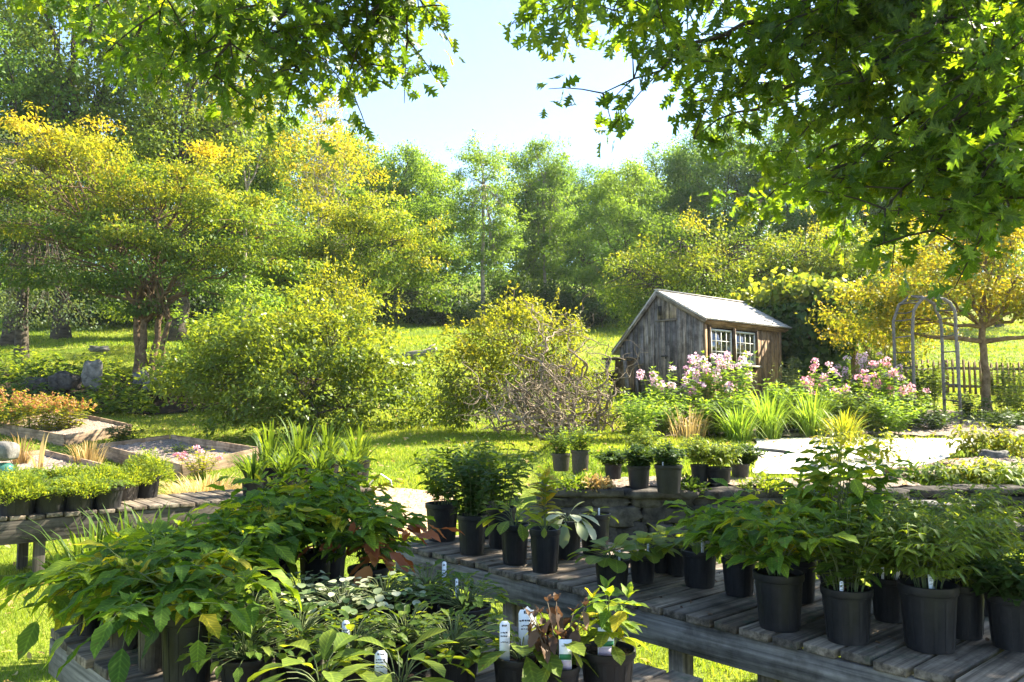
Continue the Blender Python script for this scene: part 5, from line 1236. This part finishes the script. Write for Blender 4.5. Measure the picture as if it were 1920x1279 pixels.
# ------------------------------------------------------------------ potted plants
def kind(k, rng, h, s=1.0, **kw):
    """foliage of one pot: list of (part, Geo, material)"""
    if k == 'mint': lg, sg, _ = stem_plant(rng, 13, h, .20 * s, .06, OVATE, .085, 9, 'opp', .18, .25, (.4, .15), wide=.8, **kw); return [('stem', sg, 'stem'), ('foliage', lg, 'leaf_mid')]
    if k == 'fine': lg, sg, _ = stem_plant(rng, 24, h, .22 * s, .07, LANCE, .062, 15, 'alt', .15, .35, (.4, .18), sr=.0026, wide=1.5, **kw); return [('stem', sg, 'stem'), ('foliage', lg, 'leaf_mid')]
    if k == 'dense': lg, sg, _ = stem_plant(rng, 30, h, .20 * s, .08, OVATE, .05, 12, 'opp', .1, .3, (.35, .15), sr=.0025, **kw); return [('stem', sg, 'stem'), ('foliage', lg, 'leaf_dark')]
    if k == 'feather': lg, sg, _ = stem_plant(rng, 20, h, .24 * s, .06, LANCE, .038, 10, 'pin', .2, .45, (.45, .2), pin=9, rachis=.12, sr=.0025, wide=1.5, droop=.05, **kw); return [('stem', sg, 'stem'), ('foliage', lg, 'leaf_light')]
    if k == 'compound': lg, sg, _ = stem_plant(rng, 10, h, .25 * s, .05, OVATE, .088, 5, 'pin', .25, .5, (.58, .24), pin=7, rachis=.21, sr=.0045, droop=.1, wide=.92, **kw); return [('stem', sg, 'stem'), ('foliage', lg, 'leaf_foreground')]
    if k == 'bigleaf': lg, sg, _ = stem_plant(rng, 8, h, .26 * s, .05, OVATE, .096, 5, 'pin', .3, .3, (.64, .28), pin=5, rachis=.23, sr=.005, droop=.4, **kw); return [('stem', sg, 'stem'), ('foliage', lg, 'leaf_foreground')]
    if k == 'rosette': lg, sg = rosette(rng, 20, h, .17 * s, BROAD, .15, (.55, .15)); return [('leaf_stalk', sg, 'stem'), ('foliage', lg, 'leaf_light')]
    if k == 'heuchera': lg, sg = rosette(rng, 26, h, .18 * s, ROUND, .095, (.6, .15)); return [('leaf_stalk', sg, 'stem'), ('foliage', lg, 'leaf_light')]
    if k == 'sparse': lg, sg = rosette(rng, 9, h, .09 * s, BROAD, .11, (.6, .15)); return [('leaf_stalk', sg, 'stem'), ('foliage', lg, 'leaf_light')]
    if k == 'pale': lg, sg = rosette(rng, 22, h, .16 * s, BROAD, .17, (.8, .15), drp=1.1); return [('leaf_stalk', sg, 'stem'), ('foliage', lg, 'leaf_pale')]
    if k == 'strawberry': lg, sg = rosette(rng, 80, h, .22 * s, OVATE, .062, (.5, .22), up=.3); return [('leaf_stalk', sg, 'stem'), ('foliage', lg, 'leaf_mid')]
    if k == 'varieg': lg, sg = rosette(rng, 90, h, .22 * s, ROUND, .036, (.66, .25), up=.3); return [('leaf_stalk', sg, 'stem'), ('foliage', lg, 'leaf_pale')]
    if k == 'heath': return [('foliage', mound(rng, 3600, .27 * s, h * 1.7, .036, LANCE, (.5, .25)), 'leaf_light')]
    if k == 'iris': return [('blade', blades(rng, int(64 * s), h, .34, .12, .014, (.35, .2), .35, hvar=.6), 'leaf_mid')]
    if k == 'daylily': return [('blade', blades(rng, int(46 * s), h, .36, .08, .014, (.3, .15), .55, hvar=.35), 'leaf_mid')]
TOP = .75
def off_bench(p, r, b):
    d = p[:2] - b[1]; u, v = d @ b[2], d @ b[3]
    return max(0, r - u), max(0, r - v), v
def on_plane(px, py, z=TOP):
    """where the ray through a pixel meets the level z: a pot's place on its bench"""
    a, b_ = ray(px, py, 1.0), ray(px, py, 2.0); k = (z - a[2]) / (b_[2] - a[2]); return a + (b_ - a) * k
def pot_at(label, px, py, w, ph, parts_fn, seed, z=TOP, tags=(), pot='pot', group='potted plants on the long bench', rz=None, extra=None):
    """px, py: middle of the pot's foot; w: its width there in photo pixels; ph: height in pixels"""
    p = on_plane(px, py, z); k = p[1] / F; r = w * k / 2; h = ph * k
    p = p + np.array([p[0], p[1], 0]) / np.linalg.norm(p[:2]) * r * .8; p[2] = z
    rng = np.random.default_rng(seed)
    for b_, w_ in ((BR, 1.15), (BL, 1.5), (BB, .95)):  # keep every pot wholly on the boards of its own bench
        u_, v_ = (p[:2] - b_[1]) @ b_[2], (p[:2] - b_[1]) @ b_[3]
        if b_[4] in group and not (r * .9 < v_ < w_ - r * .9 and r * .9 < u_):
            q_ = b_[1] + b_[2] * max(u_, r * .9) + b_[3] * min(max(v_, r * .9), w_ - r * .9); p[:2] = q_
    parts = parts_fn(rng)
    if extra: parts += extra(rng)
    return potted(label, p, r * 1.04, h, parts, seed, 0.0 if tags else rz, pot, group, tags)
K = lambda k, h, s=1.0, **kw: (lambda rng: kind(k, rng, h, s, **kw))
def tall_reed(rng):                                   # one tall flowering shoot among low leaves
    lg, sg, _ = stem_plant(rng, 2, .42, .05, .02, LANCE, .1, 9, 'whorl', .3, .5, (.75, .2), sr=.004, wide=1.6); return [('shoot', lg, 'leaf_autumn'), ('stem', sg, 'stem')]
pot_at('mint like plant at the end of the long bench, nearest the path', 822, 1015, 60, 68, K('mint', .50, 1.15), 301)
pot_at('bushy plant in the second pot from the path end of the long bench', 885, 1042, 54, 72, K('dense', .46, 1.1), 302)
pot_at('tall opposite leaved plant behind the low broad leaved pot', 940, 1030, 54, 74, K('mint', .58, 1.1), 303)
pot_at('dark bushy plant between the two mint like plants', 905, 1012, 54, 70, K('dense', .5, 1.2), 320)
pot_at('low pot of broad pale green leaves beside the tall thin shoot', 965, 1060, 52, 72, K('rosette', .12, .9), 304)
pot_at('tapered pot with one tall reddish tipped shoot', 1022, 1077, 56, 80, K('sparse', .1), 305, extra=tall_reed)
pot_at('pot of drooping cream edged leaves', 1066, 1050, 48, 70, K('pale', .07, .8), 306)
pot_at('nearly empty pot with a few small leaves and a white stick', 1116, 1042, 56, 74, K('sparse', .05, .7), 307, tags=((.2, -.5, .012, .08, .1, .1),))
pot_at('squat pot of fresh round leaves at the edge of the bench', 1148, 1110, 64, 56, K('heuchera', .09, 1.0), 308, tags=((.35, -.45, .012, .075, .1, .1),))
pot_at('small pot of round leaves tucked behind the squat one', 1205, 1095, 48, 50, K('heuchera', .10, .9), 309, tags=((.3, -.7, .012, .09, .1, .1),))
pot_at('round leaved pot farthest back in the middle of the bench', 1240, 1076, 46, 48, K('heuchera', .10, .95), 310)
pot_at('pot with yellowish broad leaves and a tall white stick', 1312, 1104, 64, 66, K('rosette', .12, .8), 311, tags=((.05, -.6, .016, .115, .05, .05),))
pot_at('small dark pot behind the one with yellowish broad leaves', 1270, 1080, 44, 50, K('sparse', .08, .8), 330)
pot_at('compound leaved plant with a long light spray reaching over the wall', 1386, 1120, 60, 66, K('compound', .34, 1.0), 312)
pot_at('largest compound leaved plant in the deep black pot', 1462, 1186, 88, 102, K('compound', .30, 1.05), 313)
pot_at('tall compound leaved sapling behind the fine leaved plant', 1575, 1150, 70, 88, K('compound', .66, .7), 314)
pot_at('fine light green plant with bare stems and a white tag', 1590, 1211, 88, 98, K('fine', .40, .85), 315, tags=((-.45, -.62, .016, .07, .1, .05),))
pot_at('feathery plant behind the wide pot with a leaning striped tag', 1668, 1168, 62, 78, K('feather', .36, 1.1), 316, tags=((-.5, -.4, .013, .09, .0, .05), (.35, -.3, .032, .125, .3, .1)))
pot_at('wide pot of thin feathery stems with an upright white tag', 1744, 1226, 100, 118, K('feather', .36, .9), 317, tags=((-.12, -.55, .021, .09, .05, -.12),))
pot_at('feathery potted plant half hidden behind the wide pot', 1808, 1200, 74, 96, K('feather', .40, 1.0), 318, tags=((-.2, -.6, .018, .06, .1, .1),))
pot_at('low dense dark leaved pot at the near corner of the bench', 1902, 1222, 86, 96, K('dense', .20, 1.15), 319, tags=((-.5, -.2, .02, .1, .1, .05),))
pot_at('feathery potted plant standing before the oak trunk', 1848, 1150, 70, 86, K('feather', .44, 1.1), 321)
pot_at('feathery pot nearest the terrace wall at the bench back', 1720, 1140, 62, 78, K('feather', .40, 1.0), 322)
pot_at('compound leaved plant half hidden at the back of the bench', 1500, 1132, 60, 76, K('compound', .36, .9), 323)
# a long light spray leaning out of one plant, and one hanging over a pot, are its own leaves
WALL = .885
for i, (px, py, w, ph, k_, h, lab, pt) in enumerate(((1052, 884, 34, 32, 'fine', .34, 'brown pot with a yellow green plant at the end of the wall', 'pot_brown'), (1088, 890, 34, 44, 'fine', .36, 'brown pot beside the hazel, second on the wall', 'pot_brown'),
        (1150, 907, 32, 36, 'dense', .20, 'pot with a small bushy plant on the wall beside the mulch gap', 'pot'), (1198, 917, 42, 42, 'dense', .24, 'squat pot on the wall in front of a taller pot', 'pot'), (1205, 888, 26, 26, 'feather', .42, 'pot with a light leafy plant set back on the terrace', 'pot'),
        (1254, 926, 50, 52, 'dense', .26, 'biggest pot on the wall, standing at its very edge', 'pot'), (1312, 911, 32, 38, 'feather', .32, 'slim pot on the wall with an airy plant', 'pot'), (1348, 912, 46, 34, 'feather', .30, 'wide low pot on the wall with an airy plant', 'pot'), (1388, 905, 34, 34, 'dense', .26, 'brownish pot at the patio end of the row on the wall', 'pot_brown'))):
    pot_at(lab, px, py, w, ph, K(k_, h, 1.0), 340 + i, z=WALL + (.03 if py < 895 else 0), pot=pt, group='pots along the terrace wall', tags=((-.5, -.5, .014, .07, .0, .1),) if i == 5 else ())
# the bench in the corner nearest the viewer
big_ = [(165, 1192, 48, 74, .16, .95, 'compound leaved plant at the far corner of its bench with yellowing leaflets'), (232, 1222, 58, 88, .18, .95, 'compound leaved plant in a brown pot on the bench edge, second from the corner'), (285, 1262, 56, 130, .18, .9, 'compound leaved plant in the tall brown pot on the bench edge'),
        (350, 1302, 96, 140, .20, .9, 'compound leaved plant in the widest black pot on the bench edge'), (345, 1175, 60, 88, .27, 1.1, 'tall compound leaved plant in the second row behind the brown pots'), (420, 1190, 64, 90, .29, 1.2, 'dense compound leaved plant in the middle of the near bench'),
        (400, 1128, 54, 78, .29, 1.1, 'compound leaved plant in the third row of the near bench'), (500, 1150, 60, 84, .36, 1.2, 'compound leaved plant behind the low creeping pots'), (500, 1108, 54, 74, .42, 1.15, 'compound leaved plant at the back of the near bench, beside the irises'),
        (590, 1120, 58, 80, .43, 1.15, 'compound leaved plant near the rust coloured leaves'), (610, 1092, 52, 74, .46, 1.2, 'compound leaved plant at the far back edge of the near bench'), (285, 1148, 52, 74, .22, 1.0, 'compound leaved plant in the back row near the corner leg'), (690, 1142, 74, 70, .34, .9, 'compound leaved plant whose outer leaves have turned rust red')]
def rusty(rng):
    lg, sg, _ = stem_plant(rng, 4, .26, .30, .04, OVATE, .105, 3, 'pin', .45, .2, (.5, .2), pin=5, rachis=.2, bias=(.10, -.04)); return [('rust_leaf', lg, 'leaf_rust'), ('stem', sg, 'stem')]
for i, (px, py, w, ph, h, s, lab) in enumerate(big_):
    pot_at(lab, px, py, w, ph, K('bigleaf' if i in (0, 1, 3, 4, 6, 8, 11) else 'compound', h, s), 360 + i, pot='pot_brown' if i in (1, 2) else 'pot', group='compound leaved plants on the near bench', rz=0.0 if i == 12 else None, extra=rusty if i == 12 else None)
low_ = [(470, 1235, 'strawberry', .10, 'low creeping pot among the compound leaved plants and the pale patch'), (560, 1200, 'varieg', .11, 'low pot of cream mottled leaves catching the sun'), (640, 1225, 'varieg', .12, 'brightest cream leaved pot in the sun fleck'), (720, 1205, 'varieg', .12, 'cream leaved pot under the rust red leaves'), (800, 1190, 'strawberry', .12, 'low round leaved pot at the bench edge by the grass'),
        (870, 1215, 'strawberry', .12, 'round leaved pot just behind the tall striped tag'), (560, 1275, 'strawberry', .10, 'low green creeping pot before the cream leaved ones'), (660, 1300, 'strawberry', .11, 'low green pot with a small white marker'), (760, 1280, 'strawberry', .12, 'low pot with brown withered bits beside the striped tag'), (850, 1300, 'strawberry', .13, 'low leafy pot at the bottom edge beside the striped tag'), (460, 1310, 'strawberry', .1, 'creeping pot beside the widest black pot'), (750, 1360, 'rosette', .1, 'pot of longer leaves at the lowest edge of the picture'), (600, 1370, 'rosette', .1, 'second pot of longer leaves at the lowest edge')]
for i, (px, py, k_, h, lab) in enumerate(low_):
    tg = ()
    if i == 7: tg = ((-.2, -.3, .026, .13, .1, .1),)
    if i == 4: tg = ((.6, .5, .02, .15, .1, .1),)
    if i == 5: tg = ((-.3, .2, .012, .13, .1, .1),)
    if i == 11: tg = ((-.75, .1, .04, .11, .1, .1),)
    pot_at(lab, px, py, 96, 66, K(k_, h, 1.1), 380 + i, tags=tg, group='low potted plants on the near bench')
def withered(rng):
    lg, sg, _ = stem_plant(rng, 7, .24, .1, .05, OVATE, .055, 7, 'alt', .2, -.5, (.4, .25), droop=.9, sr=.003); return [('withered_leaf', lg, 'dead_leaf'), ('withered_stem', sg, 'twig')]
pot_at('black pot of spoon shaped leaves with a striped tag and a scalloped label', 975, 1330, 100, 86, K('rosette', .07, .7), 401, tags=((-.55, -.45, .034, .145, .05, .1), (.28, .35, .06, .175, -.05, .1, 'scallop')), group='tagged pots at the near bench end')
pot_at('black pot of brown withered stems between two labelled pots', 1050, 1345, 72, 84, K('sparse', .10, .6), 402, extra=withered, tags=((.25, -.45, .04, .115, -.05, .15, 'card'),), group='tagged pots at the near bench end')
def yellowing(rng):
    lg, sg, _ = stem_plant(rng, 4, .26, .10, .04, OVATE, .08, 4, 'opp', .35, .1, (.62, .2), sr=.003); return [('yellow_leaf', lg, 'leaf_foreground'), ('stem', sg, 'stem')]
pot_at('black pot with a green banded picture card and yellowing leaves', 1140, 1330, 100, 96, K('sparse', .1, .9), 403, extra=yellowing, tags=((-.12, -.5, .054, .11, .05, .1, 'card'),), group='tagged pots at the near bench end')
# the low bench of heathery pots, irises behind
for i, (px, py, k_, h, w, lab) in enumerate(((20, 962, 'heath', .11, 70, 'heathery pot closest to the teal glass ornament'), (75, 960, 'strawberry', .12, 62, 'trailing pot whose runners hang over the low bench edge'), (130, 953, 'dense', .12, 66, 'dark bushy pot in the middle of the low bench'), (185, 947, 'heath', .09, 62, 'heathery pot between the dark bushy one and the end pot'),
        (228, 942, 'heath', .06, 62, 'heathery pot set back at the end of the row'), (272, 936, 'heath', .15, 50, 'tallest heathery tuft at the path end of the row'), (35, 972, 'heath', .10, 66, 'overflowing heathery pot at the very front of the low bench by the teal ornament'), (98, 968, 'strawberry', .09, 60, 'low round leaved trailing pot at the front edge of the low bench'), (152, 963, 'heath', .07, 60, 'overflowing low heathery pot at the front edge of the low bench in the middle'), (205, 958, 'strawberry', .10, 56, 'small round leaved pot at the front edge of the low bench near the strap leaves'), (50, 944, 'feather', .16, 60, 'feathery leaved pot in the back row near the ornament'), (110, 938, 'heath', .09, 60, 'heathery pot in the middle of the back row'), (165, 931, 'heath', .08, 60, 'heathery pot in the back row behind the dark bushy one'))):
    pot_at(lab, px, py, w, 40, K(k_, h, 1.0), 420 + i, z=.74, pot='pot_brown' if i in (3, 4) else 'pot', group='pots on the low bench')
for i, (px, py, k_, h, lab) in enumerate(((505, 918, 'iris', .62, 'iris pot with the tallest pale edged blades'), (560, 912, 'iris', .66, 'dense upright iris pot in the middle of the irises'), (610, 908, 'iris', .58, 'iris pot leaning towards the path'), (662, 903, 'iris', .52, 'sparse iris pot with few broad blades near the path'))):
    pot_at(lab, px, py, 46, 40, K(k_, h, 1.0), 440 + i, z=.75, group='strap leaved pots on the low bench')
for i, (px, py, lab) in enumerate(((475, 930, 'short strap leaved pot hiding the foot of the tallest irises'), (535, 926, 'short strap leaved pot hiding the foot of the upright irises'), (600, 921, 'short strap leaved pot hiding the foot of the leaning irises'), (655, 917, 'short strap leaved pot at the path end of the low bench'))):
    pot_at(lab, px, py, 44, 30, K('daylily', .36, 1.5), 480 + i, z=.75, group='short strap leaved pots on the low bench')
for i, (px, d, h, lab) in enumerate(((190, 5.3, .84, 'tall strap leaved pot on the grass in front of the heathery pots'), (255, 5.4, .84, 'tall strap leaved pot on the grass between the two benches'), (322, 5.5, .86, 'tall strap leaved pot on the grass closest to the straw mound'))):
    rng = np.random.default_rng(460 + i)
    potted(lab, spot(px, d), .11, .2, [('blade', blades(rng, 90, h, .34, .1, .013, (.25, .15), .3, hvar=.35), 'leaf_mid')], 460 + i, group='strap leaved pots on the grass')
orn = thing('garden_ornament', 'grey stone ball on a teal glass pedestal at the raised beds', 'ornament', spot(14, 10.2)); gp = gz(*orn.location[:2])
zc = ray(14, 846, 10.2)[2] - gp
Geo().lathe([(.0, 0), (.14, .0), (.15, .05), (.11, .2), (.115, zc - .3), (.13, zc - .2), (.07, zc - .15), (.0, zc - .14)], 24).build('pedestal', M['teal'], orn, smooth=True)
Geo().stone((0, 0, zc), (.135, .135, .12), np.random.default_rng(5), .7, .05, 12, 20).build('ball', M['stone'], orn, smooth=True)

# ------------------------------------------------------------------ grass
def inquad(x, y, q):
    ins = np.ones(x.shape, bool)
    for i in range(4):
        a, b_ = q[i], q[(i + 1) % 4]; ins &= ((b_[0] - a[0]) * (y - a[1]) - (b_[1] - a[1]) * (x - a[0])) >= 0
    return ins
def lawn_blades(n, d0, d1, h, w, seed, half=.74):
    rng = np.random.default_rng(seed)
    y = np.sqrt(rng.uniform(d0 ** 2, d1 ** 2, n)); x = rng.uniform(-half, half, n) * y
    bad = inquad(x, y, PATIO) | inquad(x, y, MULCH) | (inquad(x, y, PATHQ) & (rng.random(n) < .9)) | ((y > 13.1) & (y < 18) & (x > 2.2) & (x < 9.6)) | ((y > 20.6) & (y < 24.5) & (x < -6)) | ((y > 7.95) & (y < 8.4) & (x > .3))
    for c in (bed_a, bed_b, bed_c):
        c = [tuple(p) for p in c]; ar = sum(c[i][0] * c[(i + 1) % 4][1] - c[(i + 1) % 4][0] * c[i][1] for i in range(4)); bad |= inquad(x, y, c if ar > 0 else c[::-1])
    x, y = x[~bad], y[~bad]; n = len(x)
    pt = np.sin(x * 1.3 + np.sin(y * .9) * 1.5) * np.sin(y * 1.1 + np.sin(x * .7))
    P = np.stack([x, y, ground(x, y) - .004], 1)
    al = np.stack([rng.normal(size=n) * .5, rng.normal(size=n) * .5, np.ones(n)], 1)
    nr = unit(rng, n) * [1, 1, .15]
    return NEEDLE, P, al, nr, h * rng.uniform(.5, 1.3, n) * (1 + .25 * pt), .46 + .2 * pt + .16 * np.sin(x * .37 + 1) * np.sin(y * .53) + rng.normal(size=n) * .17, w
g = Geo()
for a_ in ((150000, 4.2, 9.0, .055, 1.0, 501), (190000, 9, 16.5, .06, 1.6, 502), (150000, 16.5, 30, .075, 2.4, 503), (90000, 30, 46, .11, 3.2, 504)):
    g.leaves(*lawn_blades(*a_[:4], 1.0, a_[5])[:6], wide=a_[4])
tag(g.build('grass', M['grass']), kind='stuff')

rng = np.random.default_rng(511); n = 2600
y = np.sqrt(rng.uniform(4.5 ** 2, 21 ** 2, n)); x = rng.uniform(-.72, .6, n) * y
fl = Geo().leaves(OVATE, np.stack([x, y, ground(x, y) + .03 + rng.random(n) * .02], 1), unit(rng, n) * [1, 1, .3], np.array([0, 0, 1]) + unit(rng, n) * .5, .085 * rng.uniform(.6, 1.2, n), rng.random(n))
tag(fl.build('fallen_leaves', M['straw']), kind='stuff')
for b_, L_, w_, sd in ((BR, 4.6, 1.1, 1), (BL, 3.4, 1.4, 2)):
    rng = np.random.default_rng(520 + sd); n = 260; u_, v_ = rng.uniform(.05, L_, n), rng.uniform(.03, w_, n)
    q_ = b_[1] + u_[:, None] * b_[2] + v_[:, None] * b_[3]; sz = np.where(rng.random(n) < .25, .05, .014) * rng.uniform(.5, 1.3, n)
    lt = Geo().leaves(OVATE, np.concatenate([q_, np.full((n, 1), TOP + .006) + rng.random((n, 1)) * .004], 1), unit(rng, n) * [1, 1, .15], np.array([0, 0, 1]) + unit(rng, n) * .25, sz, rng.random(n))
    tag(lt.build('leaf_litter', M['dead_leaf']), kind='stuff')
# ------------------------------------------------------------------ the thin sunlit air of the valley
hm = bpy.data.materials.new('thin_haze'); hm.use_nodes = True
hn = hm.node_tree; hn.nodes.remove(hn.nodes['Principled BSDF'])
hv = hn.nodes.new('ShaderNodeVolumePrincipled'); hv.inputs['Color'].default_value = (.86, .93, 1, 1)
hv.inputs['Density'].default_value = .0003; hv.inputs['Anisotropy'].default_value = .35
hn.links.new(hv.outputs[0], hn.nodes['Material Output'].inputs['Volume'])
tag(Geo().box((0, 118, 32), (330, 300, 68)).build('haze', hm), kind='stuff')
sc.cycles.volume_bounces = 0
